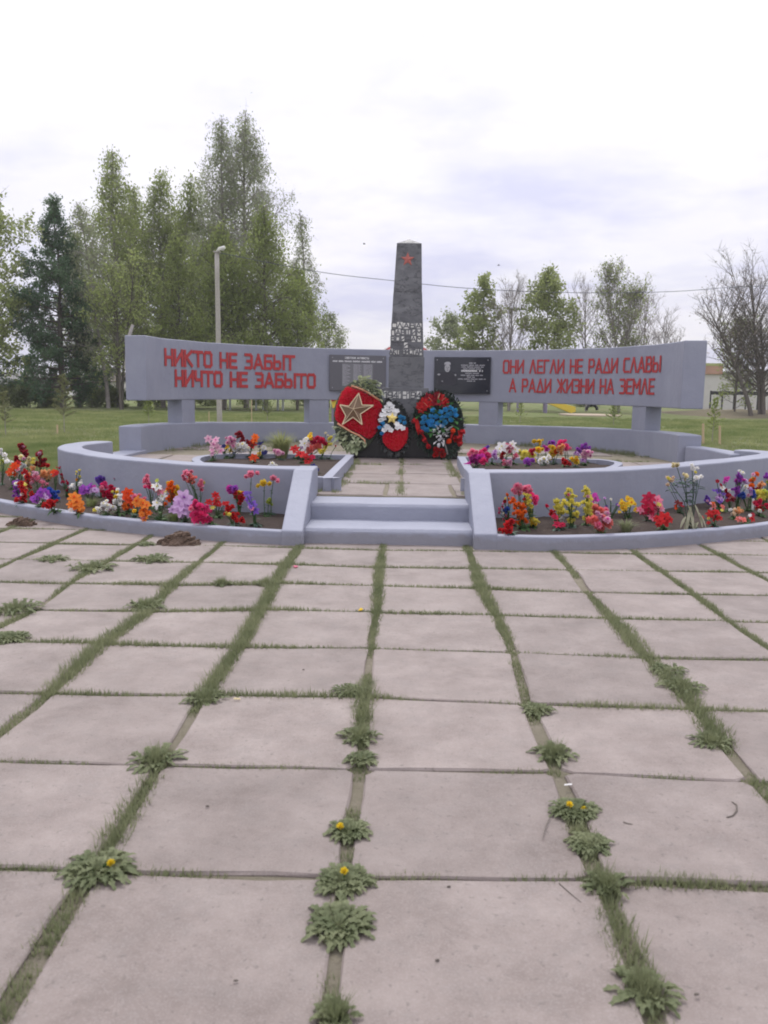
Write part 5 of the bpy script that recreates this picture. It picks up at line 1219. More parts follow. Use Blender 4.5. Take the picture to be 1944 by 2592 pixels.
W_ = [(908,1868,52,(),'bushy weed in the centre joint at mid forecourt'),(915,1925,40,(),'leafy weed just below the bushy one in the centre joint'),
(1403,1910,52,(),'round dark weed in the joint right of centre, above the white scrap'),(1452,2055,52,((1442,2037),(1478,2050),(1440,2057)),'dandelion with three yellow flowers in the joint right of centre'),
(1490,2140,48,(),'dandelion without flowers below the three-flowered one'),(1532,2245,58,(),'bushy weed where the right-hand joints cross'),
(882,2108,46,((861,2092),),'small dandelion with one yellow flower in the centre joint'),(870,2235,64,((871,2206),),'large dandelion with one flower in the centre joint'),
(856,2345,76,(),'widest leafy rosette in the centre joint near the front'),(248,2205,76,((281,2185),),'large dandelion with one flower in the left joint'),
(1632,2510,78,(),'big grassy weed at the lower right of the forecourt'),(850,2575,56,(),'leafy weed cut by the bottom edge of the photo'),
(395,1925,66,(),'spreading weed where the left joints cross'),(1358,1800,38,(),'flat pale weed right of centre above the dark round weed'),
(1725,1740,52,(),'bushy weed in the wide right-hand joint'),(35,1545,66,(),'wide dark weed at the left photo edge'),(22,1618,46,(),'lower weed at the left photo edge'),
(368,1535,46,(),'dark weed on the slab corner left of centre'),(385,1418,44,(),'weed in the joint in front of the larger earth heap'),(232,1440,56,(),'sprawling weed in the left joint below the heaps'),
(135,1418,36,(),'small weed at left below the kerb'),(672,1478,26,(),'small weed in the joint below the left cheek wall'),(370,1380,22,(),'bright green sprig beside the larger earth heap'),(560,1478,26,(),'little weed between the left slabs'),(885,1752,40,(),'yellowish weed above the bushy centre one'),(520,1770,50,(),'tufted weed on the left joint crossing at mid forecourt'),(1690,1700,44,(),'weed at the top of the wide right-hand joint'),(1800,1880,48,(),'low weed at the end of the wide right-hand joint')]
TUFT = {0,2,5,10,11,12,14,15,17,19,21,23,25,27}
for i, (x, y, r_, fl_, lb) in enumerate(W_): weed(lb, x, y, r_, 30+i, fl_, name='dandelion' if fl_ else 'weed_rosette', n=(60 if i in TUFT else 170) if r_ > 45 else (36 if i in TUFT else 90), tuft=i in TUFT)

# ---- small litter
def scrap(name, label, px, py, mat, cat, pts, th=.002, z=.009):
    b = U(px, py, 0); mb = MB(); mb.prism([(b.x+x, b.y+y) for x, y in pts], z, z+th); mb.v = [(x, y, zz+wob(x,y,3,.004,60)+.003) for x,y,zz in mb.v]
    tag(mb.build(name, mat, base=(b.x,b.y,z)), label, cat)
scrap('petal', 'fallen pink petal on the slabs in front of the steps', 748, 1438, PM['pink'], 'petal', [(-.022,0),(0,-.03),(.022,0),(.01,.03),(-.012,.03)], .006)
scrap('petal', 'fallen yellow petal beside the centre joint', 912, 1548, PM['yellow'], 'petal', [(-.012,-.03),(.012,-.02),(.018,.02),(0,.035)], .006)
scrap('paper_scrap', 'small white paper scrap in the joint right of centre', 1438, 1995, PM['white'], 'litter', [(-.018,-.008),(.016,.004),(.018,.016),(-.014,.006)])
scrap('cigarette_end', 'tiny pale cigarette end on the left slabs', 600, 1776, PM['cream'], 'litter', [(-.016,-.004),(.016,-.002),(.016,.006),(-.016,.004)], .006)
def twig_obj(label, pts, r=.004):
    mb = MB(); P3 = [U(x, y, 0)+Vector((0,0,.005)) for x, y in pts]; mb.tube(P3, [r]*(len(pts)-1)+[r*.5], 5); tag(mb.build('twig', M['bark'], base=tuple(P3[0])), label, 'twig')
twig_obj('curved dry twig on the slab at the right edge', [(1840,2072),(1855,2068),(1865,2055),(1864,2040),(1852,2032)], .003)
twig_obj('thin straight twig left of the three-flowered dandelion', [(1393,2070),(1382,2095),(1373,2128)], .002)
twig_obj('thin twig near the bushy weed at the right', [(1415,2240),(1440,2262),(1470,2287)], .002)
twig_obj('short dark twig on the right slab below the paper scrap', [(1578,2085),(1590,2089),(1601,2090)], .004)
for i, (x, y, s, lb) in enumerate(((525,2044,.007,'dark leaf crumb left of the centre joint'),(597,2487,.006,'dark pebble on the front slab'),(1763,2522,.007,'brown pebble at the lower right'),(1107,2435,.006,'pebble right of the centre joint near the front'),(768,1697,.006,'dark crumb on the slab left of centre'),(1136,2248,.006,'crumb at a joint right of centre'))):
    b = U(x, y, 0); mb = MB(); mb.tube([(b.x-s,b.y,.004),(b.x-s*.3,b.y,.006),(b.x+s*.6,b.y+s*.3,.005),(b.x+s,b.y+s*.3,.004)], [s*.2,s*.55,s*.5,s*.2], 6)
    tag(mb.build('pebble', M['bark'], base=(b.x,b.y,.01)), lb, 'pebble')
# ================================================================ LAWN GRASS
rs = np.random.default_rng(9)
def lawn_grass(n, y0, y1, hmul, seed):
    r = np.random.default_rng(seed); y = np.sqrt(r.uniform(y0*y0, y1*y1, n)); x = r.uniform(-.52, .52, n)*y
    keep = (np.hypot(x-.1, y-14.9) > 5.75) & ~((np.hypot(x-C2[0], y-C2[1]) < 6.6) & (y < 13.5)) & (y > 10.3)
    x, y = x[keep], y[keep]; m_ = len(x)
    z = np.array([gz(a, b) for a, b in zip(x, y)]); pat = np.array([noise.noise(Vector((a*.5, b*.5, 1))) for a, b in zip(x, y)])
    out = np.zeros((m_*4, 3, 3), np.float32)
    for k in range(4):
        ox, oy = x+r.normal(0,.05,m_), y+r.normal(0,.05,m_); h = hmul*r.uniform(.03,.085,m_)*(1+.8*np.clip(pat,-.6,1)); a = r.uniform(0,6.28,m_); w = .0045*(1+y*.05); l = r.uniform(.2,.8,m_)*h
        s = out[k::4]
        s[:,0] = np.c_[ox-w, oy, z-.01]; s[:,1] = np.c_[ox+w, oy, z-.01]; s[:,2] = np.c_[ox+np.cos(a)*l, oy+np.sin(a)*l, z+h]
    return out.reshape(-1, 3)
lg = np.concatenate([lawn_grass(52000, 10.3, 24, 1.0, 1), lawn_grass(50000, 22, 52, 1.35, 2)])
struct(tag(np_mesh('lawn_grass', lg, 3, M['grass']), 'short uneven meadow grass around the monument', 'grass'), 'stuff')

# ================================================================ TREES
def frame_of(d):
    a = d.cross(Vector((0,0,1))); a = a.normalized() if a.length > .05 else Vector((1,0,0)); return a, a.cross(d).normalized()
def tube3(V, Fc, pts, r0, r1):
    o = len(V); n = len(pts)
    for i, p in enumerate(pts):
        d = (pts[min(i+1,n-1)]-pts[max(i-1,0)]); d = d.normalized() if d.length > 1e-6 else Vector((0,0,1)); a, b = frame_of(d); r = r0+(r1-r0)*i/(n-1)
        for j in range(3):
            t = 2.094*j; q = p+(a*math.cos(t)+b*math.sin(t))*r; V.append((q.x,q.y,q.z))
    for i in range(n-1):
        for j in range(3): Fc.append((o+i*3+j, o+i*3+(j+1)%3, o+(i+1)*3+(j+1)%3, o+(i+1)*3+j))
def bend(start, d, L, n, curve, r, wig=.12):
    pts = [start.copy()]; d = d.copy(); st_ = L/n
    for i in range(n):
        d = (d+Vector((r.uniform(-wig,wig), r.uniform(-wig,wig), curve/n+r.uniform(-wig,wig)*.5))).normalized(); pts.append(pts[-1]+d*st_)
    return pts
def tree(name, label, px, y, top_py, wfun, seed, bark, leaf, nprim=46, t0=.12, elev=(.9,.5), curve=.1, nsub=6, ntw=3, twl=.6, twdroop=-.2, leaves=9000, lsize=.11, aspect=.55, lean=0.0, trunk_r=None, ltop=.0, spread=.16, stems=1, side_bias=None, group='trees behind the memorial', hang=0, minr=.012, leaf_from=0.0, tmax=1.0, ttap=.45):
    r = random.Random(seed); g = UY(px, 1000, y); base = Vector((g.x, y, gz(g.x, y)-.15)); top = UY(px, top_py, y); H = top.z-base.z
    root = thing(name, label, 'tree', base, group); V = []; Fc = []; tips = []; wts = []
    tr = trunk_r or H*.0125
    for s_i in range(stems):
        off = Vector((0,0,0)) if stems == 1 else Vector((r.uniform(-.5,.5), r.uniform(-.4,.4), 0))*min(1, H*.06)
        ln = lean if stems == 1 else lean+r.uniform(-.16,.16)*1.3
        Hs = H*(1 if s_i == 0 else r.uniform(.72,.97)); tp = []; n = 12
        for i in range(n+1):
            t = i/n; tp.append(base+off*(1-.2*t)+Vector((ln*Hs*(t**1.3)+wob(t*4, seed, s_i, .018*Hs, 1)*t, wob(t*4, seed+9, s_i, .018*Hs, 1)*t, Hs*t)))
        tube3(V, Fc, tp, tr, tr*.08+minr*.5)
        for k in range(nprim):
            t = t0+(tmax-t0)*((k+r.random())/nprim)**.92*.985; i = min(n-1, int(t*n)); p = tp[i].lerp(tp[i+1], t*n-i)
            az = k*2.4+r.uniform(-.5,.5); L = wfun(t)*r.uniform(.5,1.28)
            if side_bias: L *= 1+side_bias*math.cos(az)
            if L < .12: continue
            el = elev[0]+(elev[1]-elev[0])*(1-t)+r.uniform(-.15,.15); L /= max(.48, math.cos(el)); L *= 1-ttap*max(0, t-.68)/.32; d = Vector((math.cos(az)*math.cos(el), math.sin(az)*math.cos(el), math.sin(el)))
            pr = bend(p, d, L, 4, curve, r); rr_ = max(minr*1.3, tr*.42*(1-t*.75)*min(1, L/2.5+.25)); tube3(V, Fc, pr, rr_, minr)
            tips.append(pr[-1]); wts.append((pr[2], pr[4], .8))
            for q in range(max(2, int(nsub*min(1, L/2.2)))):
                s = .25+.75*(q+r.random())/nsub; j = min(3, int(s*4)); c = pr[j].lerp(pr[j+1], s*4-j); dd = (pr[j+1]-pr[j]).normalized(); a, b = frame_of(dd); an = r.uniform(0,6.28)
                d2 = (dd*.75+(a*math.cos(an)+b*math.sin(an))*.85+Vector((0,0,.12))).normalized(); L2 = L*.42*(1.25-s)*r.uniform(.7,1.3)+.18
                sb = bend(c, d2, L2, 3, curve*1.2, r, .16); tube3(V, Fc, sb, max(minr, rr_*.42), minr*.75); wts.append((sb[1], sb[3], 1.0))
                for w in range(ntw):
                    c2 = sb[1].lerp(sb[3], r.random()); d3 = (d2*.5+Vector((r.uniform(-1,1), r.uniform(-1,1), r.uniform(-.5,.9)+twdroop*2))).normalized()
                    tw = bend(c2, d3, twl*r.uniform(.5,1.3), 2, twdroop*1.5, r, .2); tube3(V, Fc, tw, minr*.75, minr*.4); wts.append((tw[0], tw[2], 1.2))
    me = bpy.data.meshes.new('trunk'); me.from_pydata([(x-base.x, y_-base.y, z-base.z) for x,y_,z in V], [], Fc); me.materials.append(bark); me.polygons.foreach_set('use_smooth', [True]*len(me.polygons))
    o = bpy.data.objects.new('trunk', me); COL.objects.link(o); o.parent = root
    if leaves:
        rs_ = np.random.default_rng(seed); A = np.array([w[0] for w in wts]); B = np.array([w[1] for w in wts]); W = np.array([w[2] for w in wts])
        hh = (B[:,2]-base.z)/H; W = W*(hh > leaf_from)*np.linalg.norm(B-A, axis=1); 
        pick = rs_.choice(len(W), leaves, p=W/W.sum()); u = rs_.uniform(0,1,(leaves,1)); c = A[pick]*(1-u)+B[pick]*u+rs_.normal(0, spread, (leaves,3))
        if hang: c[:,2] -= np.abs(rs_.normal(0, hang, leaves))
        u1 = rs_.normal(0,1,(leaves,3)); 
        if hang: u1[:,2] *= 2.2
        u1 /= np.linalg.norm(u1,axis=1,keepdims=True); v1 = np.cross(u1, rs_.normal(0,1,(leaves,3))); v1 /= np.linalg.norm(v1,axis=1,keepdims=True)
        sz = lsize*rs_.uniform(.5,1.25,(leaves,1)); q = np.stack([c-u1*sz, c+v1*sz*aspect, c+u1*sz, c-v1*sz*aspect], 1).reshape(-1,3)
        np_mesh('crown', q, 4, leaf, root)
    return root
def prof(*st):     # crown radius by relative height, linear between (t, radius)
    def f(t):
        for (a, ra), (b, rb_) in zip(st[:-1], st[1:]):
            if a <= t <= b: return ra+(rb_-ra)*(t-a)/(b-a)
        return st[-1][1]
    return f
GL_ = 'trees left of the monument'; GR_ = 'trees right of the monument'
B_, S_, L_ = M['leaf_birch'], M['leaf_silver'], M['leaf_olive']
tree('maple_tree','leafy spring maple cut by the left photo edge', -15, 58, 520, prof((0,.2),(.2,2.6),(.5,3.6),(.8,2.3),(1,.3)), 1, M['bark'], M['leaf_maple'], 44, .16, (.9,.25), .15, 7, 3, .7, 0, 7500, .13, .7, group=GL_)
tree('spruce_tree','dark green conifer, the darkest tree at left', 158, 60, 498, prof((0,.3),(.05,3.6),(.35,3.2),(.6,2.2),(.85,1.1),(1,.1)), 2, M['bark'], M['leaf_larch'], 90, .05, (.30,-.05), .12, 8, 3, .45, -.1, 40000, .12, .34, trunk_r=.26, group=GL_, spread=.13, side_bias=-.18)
tree('spruce_tree','thin half bare conifer right beside the dark one', 200, 62, 585, prof((0,.3),(.1,1.6),(.5,1.5),(.85,.8),(1,.1)), 3, M['bark'], M['leaf_olive'], 54, .10, (.7,0), .1, 5, 3, .5, -.2, 5500, .12, .35, trunk_r=.17, group=GL_)
tree('birch_tree','slim leaning birch with a grey twiggy top', 275, 60, 512, prof((0,.2),(.3,1.9),(.6,1.5),(.9,.7),(1,.1)), 4, M['bark_grey'], S_, 46, .18, (1.0,.4), -.1, 6, 4, .7, -.35, 4200, .10, .5, lean=-.13, group=GL_, hang=.15, leaf_from=.15)
tree('alder_tree','forked dark trunked tree at the left end of the board', 302, 57, 640, prof((0,.3),(.3,1.9),(.7,1.7),(1,.2)), 5, M['bark'], B_, 26, .2, (1.0,.4), .1, 5, 3, .6, -.1, 4200, .11, .5, stems=3, group=GL_)
tree('birch_tree','tall yellow green birch left of the pole', 300, 66, 378, prof((0,.3),(.2,2.9),(.4,3.0),(.65,2.0),(.85,1.0),(.94,.4),(1,.05)), 6, M['bark_grey'], B_, 84, .12, (1.0,.25), -.05, 7, 4, .8, -.3, 17000, .115, .5, group=GL_, hang=.25, spread=.25)
tree('birch_tree','olive birch between the yellow green birch and the tallest one', 412, 68, 435, prof((0,.3),(.2,2.7),(.4,2.7),(.7,1.7),(.88,.8),(1,.05)), 7, M['bark_grey'], L_, 70, .12, (1.0,.25), -.05, 7, 4, .8, -.3, 17000, .115, .5, group=GL_, hang=.25, spread=.25)
tree('birch_tree','rounded olive birch just left of the tallest birch', 488, 70, 452, prof((0,.3),(.2,2.7),(.45,2.8),(.7,1.9),(.88,.9),(1,.05)), 8, M['bark_grey'], L_, 68, .12, (1.0,.25), -.05, 7, 4, .8, -.3, 17000, .115, .5, group=GL_, hang=.25, spread=.25)
tree('birch_tree','tallest birch, silvery drooping top', 622, 69, 282, prof((0,.3),(.15,4.2),(.35,4.2),(.6,3.0),(.8,1.7),(.93,.6),(1,.05)), 9, M['bark_grey'], S_, 110, .10, (1.0,.3), -.1, 7, 4, .9, -.4, 24000, .105, .45, group=GL_, hang=.4, spread=.26)
tree('birch_tree','second silvery top close left of the tallest birch', 566, 67, 296, prof((0,.3),(.2,2.6),(.45,2.4),(.7,1.5),(.9,.7),(1,.05)), 10, M['bark_grey'], S_, 84, .2, (1.0,.3), -.1, 6, 4, .9, -.4, 14000, .105, .45, group=GL_, hang=.4, spread=.26)
tree('birch_tree','slender pale birch at the right end of the left grove', 772, 74, 528, prof((0,.3),(.15,2.9),(.35,2.4),(.6,1.3),(.85,.8),(1,.1)), 11, M['bark_grey'], S_, 66, .06, (1.0,.2), -.1, 6, 4, .8, -.4, 6000, .105, .5, group=GL_, hang=.3, lean=-.02)
tree('willow_tree','dense tapering olive green tree right behind the pole', 565, 60, 560, prof((0,1.0),(.15,2.8),(.4,2.6),(.65,1.6),(.85,.8),(1,.05)), 12, M['bark'], L_, 76, .1, (1.0,.25), -.08, 7, 4, .7, -.2, 16500, .105, .5, group=GL_, spread=.2, hang=.35)
tree('willow_tree','dense tapering olive tree right of the pole', 672, 61, 520, prof((0,1.0),(.15,2.9),(.4,2.6),(.65,1.6),(.85,.8),(1,.05)), 13, M['bark'], L_, 80, .1, (1.0,.25), -.08, 7, 4, .7, -.2, 17000, .105, .5, group=GL_, spread=.2, hang=.35)
tree('willow_tree','lower tapering olive tree at the right side of the left grove', 752, 63, 668, prof((0,1.0),(.15,2.6),(.4,2.3),(.65,1.4),(.85,.7),(1,.05)), 14, M['bark'], L_, 62, .1, (1.0,.25), -.08, 6, 4, .6, -.2, 12000, .10, .5, group=GL_, spread=.18, hang=.35)
tree('willow_tree','tapering olive tree just left of the pole', 455, 62, 590, prof((0,1.0),(.2,2.4),(.45,2.2),(.7,1.3),(.88,.6),(1,.05)), 15, M['bark'], L_, 64, .12, (1.0,.25), -.08, 6, 4, .7, -.2, 10500, .105, .5, group=GL_, spread=.18, hang=.35)
tree('willow_tree','low pale bush tree sloping down to the board at the end of the left grove', 832, 72, 795, prof((0,.8),(.3,1.6),(.7,1.1),(1,.2)), 16, M['bark'], S_, 40, .1, (.9,.2), .05, 6, 4, .5, -.2, 4200, .10, .5, group=GL_, spread=.16)
tree('birch_tree','thin dark stemmed birch behind the leaning one', 352, 71, 470, prof((0,.3),(.25,1.9),(.6,1.8),(.9,.8),(1,.1)), 17, M['bark'], B_, 56, .2, (1.0,.3), -.05, 6, 3, .7, -.3, 9000, .115, .5, group=GL_, hang=.2)
tree('birch_tree','bare lower trunk birch between the conifer and the board', 245, 70, 640, prof((0,.3),(.3,2.0),(.6,1.8),(.9,.9),(1,.1)), 18, M['bark'], S_, 46, .15, (1.0,.3), .0, 6, 4, .7, -.3, 5200, .10, .5, group=GL_, hang=.1)
# right side
tree('apple_tree','small pale green tree just right of the obelisk', 1136, 76, 802, prof((0,.6),(.3,1.9),(.7,1.7),(1,.3)), 21, M['bark_grey'], S_, 34, .15, (.9,.2), .15, 6, 4, .5, 0, 5200, .12, .6, group=GR_)
tree('maple_tree','slim green tree, left one of the green pair on the right', 1218, 72, 712, prof((0,.5),(.2,2.1),(.5,1.9),(.8,1.2),(1,.4)), 22, M['bark_grey'], M['leaf_maple'], 46, .10, (.9,.3), .2, 6, 3, .5, .1, 5600, .135, .7, group=GR_)
tree('bare_tree','bare vase shaped tree between the two green ones', 1288, 70, 722, prof((0,.8),(.2,2.7),(.6,2.2),(1,.6)), 23, M['bark_grey'], M['twig'], 26, .16, (1.15,.85), .35, 8, 5, .6, .25, 500, .06, .5, group=GR_, trunk_r=.17, tmax=.80, ttap=.05)
tree('maple_tree','green tree with a pointed top, right one of the green pair', 1378, 70, 690, prof((0,.8),(.2,3.0),(.45,2.7),(.75,1.7),(1,.5)), 24, M['bark_grey'], M['leaf_maple'], 58, .10, (.9,.25), .2, 7, 3, .55, .1, 9000, .125, .7, group=GR_)
tree('bare_tree','bare tree leaning left over the red words', 1485, 74, 715, prof((0,.8),(.3,2.4),(.7,2.2),(1,.4)), 25, M['bark_grey'], M['twig'], 24, .25, (1.1,.6), .3, 8, 5, .6, .2, 400, .06, .5, lean=-.06, group=GR_, trunk_r=.15, tmax=.80, ttap=.05)
tree('poplar_tree','tall half bare tree with brownish lower leaves', 1562, 70, 678, prof((0,.5),(.2,2.1),(.6,2.0),(.9,1.0),(1,.3)), 26, M['bark_grey'], M['leaf_olive'], 44, .14, (1.25,.8), .3, 8, 5, .6, .1, 4600, .105, .5, stems=2, group=GR_, trunk_r=.15)
tree('bare_tree','twin stemmed bare tree above the board', 1622, 76, 725, prof((0,.5),(.3,1.5),(.7,1.5),(1,.3)), 27, M['bark_grey'], M['twig'], 26, .2, (1.15,.8), .3, 7, 5, .6, .2, 400, .06, .5, group=GR_, trunk_r=.13, tmax=.80, ttap=.05)
tree('bare_tree','smaller bare tree in the gap near the board end', 1672, 72, 778, prof((0,.4),(.3,1.3),(.7,1.2),(1,.2)), 28, M['bark_grey'], M['twig'], 24, .15, (1.1,.7), .3, 7, 5, .5, .2, 300, .06, .5, stems=2, group=GR_, trunk_r=.11, tmax=.80, ttap=.05)
tree('bare_tree','bare tree leaning strongly left at the right edge', 1905, 62, 752, prof((0,.5),(.3,2.4),(.7,2.2),(1,.5)), 29, M['bark'], M['twig'], 30, .2, (1.0,.5), .25, 8, 5, .6, .1, 800, .07, .5, lean=-.48, group=GR_, trunk_r=.20, tmax=.80, ttap=.05)
tree('bare_tree','big bare tree cut by the right photo edge', 1925, 64, 715, prof((0,.5),(.3,3.0),(.7,3.0),(1,.8)), 30, M['bark'], M['twig'], 34, .2, (1.0,.5), .25, 8, 5, .7, .1, 900, .07, .5, lean=.05, group=GR_, trunk_r=.22, stems=2, tmax=.80, ttap=.05)
tree('poplar_tree','yellowish leafing bush tree beside the pale building', 1862, 66, 815, prof((0,.9),(.3,1.9),(.7,1.5),(1,.3)), 31, M['bark'], M['leaf_olive'], 36, .1, (1.0,.4), .2, 6, 4, .5, .1, 3600, .10, .5, group=GR_)

# shrubs along the far side of the lawn
def shrub(label, px, y, top_py, w, seed, leaf, n, grp='shrubs beyond the lawn'):
    tree('shrub', label, px, y, top_py, prof((0,w*.8),(.5,w),(1,w*.35)), seed, M['bark'], leaf, 22, .02, (.45,.1), .1, 5, 3, .3, 0, n, .09, .55, trunk_r=.05, group=grp, spread=.14)['category'] = 'shrub'
for lb, px, y, tp, w, sd, n in (('dark shrub at the far left photo edge', 20, 60, 990, 1.5, 41, 3200),('dark low shrub under the conifer, left of its trunk', 75, 62, 988, 1.7, 42, 3600),('shrub at the conifer trunk foot', 130, 64, 990, 1.5, 43, 3200),('green shrub right of the conifer trunks', 232, 66, 990, 1.5, 44, 3200),('green shrub left of the board end', 288, 66, 993, 1.3, 45, 2600),('shrub seen under the board left of the outer left pillar', 380, 70, 996, 1.5, 46, 2600),('shrub seen under the board beside the pole', 520, 75, 998, 1.6, 47, 2600),('shrub seen under the board in the left gap', 640, 80, 999, 1.7, 48, 2600),('shrub behind the inner left pillar', 770, 82, 1000, 1.7, 49, 2400),('shrub under the board at the inner right pillar', 1260, 84, 1004, 1.6, 50, 2400),('shrub under the board in the right gap', 1480, 86, 1006, 1.7, 51, 2400)):
    shrub(lb, px, y, tp, w, sd, M['leaf_shrub'], n)

# distant wood on the horizon, one mass
r = np.random.default_rng(77); n = 26000; a = r.uniform(-.62,.62,n); d = r.uniform(230,300,n); hmax = 4.5+3.0*np.array([noise.noise(Vector((q*9,1,2))) for q in a]); z = r.uniform(0,1,n)**.8*hmax
c = np.c_[np.sin(a)*d, np.cos(a)*d, z-.3]; u1 = r.normal(0,1,(n,3)); u1 /= np.linalg.norm(u1,axis=1,keepdims=True); v1 = np.cross(u1, r.normal(0,1,(n,3))); v1 /= np.linalg.norm(v1,axis=1,keepdims=True); s = r.uniform(.5,1.2,(n,1))
struct(tag(np_mesh('distant_wood', np.stack([c-u1*s, c+v1*s*.6, c+u1*s, c-v1*s*.6],1).reshape(-1,3), 4, m_leaf('far_leaves', (.075,.09,.06), (.13,.14,.10), .05)), 'low distant wood along the horizon', 'wood'), 'stuff')

# ================================================================ SAPLINGS WITH STAKES ON THE LAWN
def sapling(label, px, py_base, py_top, w, seed, n=420, leaf='leaf_sapling', stake=None):
    b = U(px, py_base, -.05); rr_ = random.Random(seed); H = UY(px, py_top, b.y).z-b.z
    root = thing('larch_sapling', label, 'sapling', (b.x,b.y,b.z-.05), 'young larches on the lawn'); tb = MB(); vs = []
    tp = [b+Vector((wob(t*3,seed,1,.05,1), 0, H*t-.06)) for t in (0,.25,.5,.75,1)]; tb.tube(tp, [.016,.013,.010,.007,.003], 5)
    for k in range(22):
        t = .28+.7*k/22; i = min(3, int(t*4)); p = tp[i].lerp(tp[i+1], t*4-i); az = k*2.4+rr_.uniform(-.4,.4); L = w*(1.05-t)*rr_.uniform(.7,1.2)+.06; e = p+Vector((math.cos(az)*L, math.sin(az)*L, L*.45))
        tb.tube([p, p.lerp(e,.5)+Vector((0,0,-.02)), e], [.005,.004,.002], 3, cap=False)
        for q in range(n//11):
            c = p.lerp(e, rr_.uniform(.1,1)); d = Vector((rr_.gauss(0,1), rr_.gauss(0,1), rr_.gauss(0,1)+.3)).normalized()*rr_.uniform(.04,.09); s = d.cross(Vector((rr_.random(),rr_.random(),1))).normalized()*.017
            vs += [c-s, c+s, c+d+s*.3, c+d-s*.3]
    tb.build('stem', M['bark_grey'], root); np_mesh('needles', [tuple(v) for v in vs], 4, M[leaf], root)
    return root
sapling('pale green larch sapling in front of the dark conifer', 163, 1095, 940, .52, 1, 900)
sapling('thin larch sapling at the far left photo edge', 14, 1097, 985, .30, 2, 330)
sapling('larch sapling left of the outer left pillar', 376, 1072, 1000, .42, 3, 380, 'leaf_olive')
sapling('larch sapling seen under the board in the left gap', 676, 1071, 996, .40, 4, 300, 'leaf_shrub')
sapling('thin larch sapling left of the inner right gap middle', 1316, 1070, 1008, .34, 5, 260, 'leaf_olive')
sapling('bushy larch sapling left of the outer right pillar', 1553, 1078, 1008, .44, 6, 420, 'leaf_olive')
sapling('larch sapling between two stakes near the right stub wall', 1803, 1118, 1000, .42, 7, 330, 'leaf_olive')
def stake(label, px, pb, pt, wpx=5):
    b = U(px, pb, -.05); t = UY(px, pt, b.y); mb = MB(); w = wpx/F*b.y/2; mb.tube([b+Vector((0,0,-.08)), t], [w, w*.9], 6); tag(mb.build('wooden_stake', M['wood_stake'], base=(b.x,b.y,b.z-.08)), label, 'stake', 'sapling stakes')
stake('short pale stake beside the sapling in front of the conifer', 145, 1098, 1075); stake('pale stake touching the right low wall end', 1780, 1120, 1072, 6); stake('pale stake right of the sapling near the right stub wall', 1822, 1122, 1078, 6)
stake('thin white stake seen under the board right of the pole', 637, 1074, 1008, 2.5); stake('short white stake seen under the board left of the pole', 529, 1074, 1042, 3)

# ================================================================ POLE, CABLE, PLANK
py_ = 32.0; b = UY(556, 1084, py_); t = UY(549, 640, py_)
lp = thing('utility_pole', 'weathered grey wooden pole with a white lamp on top', 'pole', (b.x, py_, -.2))
mb = MB(); pts = [Vector((b.x,py_,-.3)).lerp(Vector((t.x,py_,t.z)), i/8)+Vector((wob(i,3,1,.012,1),0,0)) for i in range(9)]; mb.tube(pts, [.102-.0026*i for i in range(9)], 10); mb.build('post', M['wood_old'], lp, smooth=True)
mb = MB(); mb.box((t.x-.11,py_-.10,t.z),(t.x+.12,py_+.10,t.z+.06)); mb.tube([(t.x+.05,py_-.1,t.z-.02),(t.x+.06,py_-.16,t.z+.03)], .02, 6); mb.build('bracket', M['wood_old'], lp, bevel=.008)
mb = MB(); mb.tube([(t.x+.02,py_-.05,t.z+.06),(t.x+.12,py_-.16,t.z+.12),(t.x+.26,py_-.22,t.z+.13),(t.x+.34,py_-.24,t.z+.17)], [.03,.055,.075,.05], 10); mb.tube([(t.x+.26,py_-.22,t.z+.12),(t.x+.27,py_-.23,t.z+.05)], [.07,.035], 8); mb.build('lamp', PM['white'], lp, smooth=True)
# far pole that carries the other end of the cable, out of the picture to the right
e = UY(2330, 735, 40); mb = MB(); mb.tube([(e.x,40,-.3),(e.x,40,e.z+.2)], [.12,.09], 10); tag(mb.build('utility_pole', M['wood_old'], base=(e.x,40,-.3), smooth=True), 'plain wooden pole holding the right end of the cable', 'pole')
A = Vector((t.x, py_, t.z+.02)); Bp = Vector((e.x, 40, e.z)); mb = MB(); cps = []
ctrl = [(549,648,32),(800,687,33.2),(1000,711,34.2),(1190,730,35),(1450,741,36.2),(1700,738,37.2),(1944,724,38.5),(2330,735-24,40)]
cps = [UY(x, y, d_) for x, y, d_ in ctrl]; cps[0] = A; cps[-1] = Bp
sp_ = [A]
for i in range(len(cps)-1):
    p0, p1, p2, p3 = cps[max(i-1,0)], cps[i], cps[i+1], cps[min(i+2,len(cps)-1)]
    for j in range(1, 7):
        u = j/6; sp_.append(.5*((2*p1)+(p2-p0)*u+(2*p0-5*p1+4*p2-p3)*u*u+(3*p1-p0-3*p2+p3)*u**3))
mb.tube(sp_, .011, 4); tag(mb.build('overhead_cable', simple('cable', (.09,.10,.12), .6), base=tuple(A)), 'thin overhead cable sagging across the sky behind the obelisk', 'cable')
p0 = Vector(polar(rad(173.5), RR+.45, 2.15)); mb = MB(); mb.tube([p0+Vector((-.06,0,-.3)), p0+Vector((.0,0,.25)), p0+Vector((.09,0,.50))], [.035,.035,.03], 6)
tag(mb.build('plank', M['wood_old'], base=tuple(p0)), 'weathered stick poking up behind the left end of the board', 'plank')

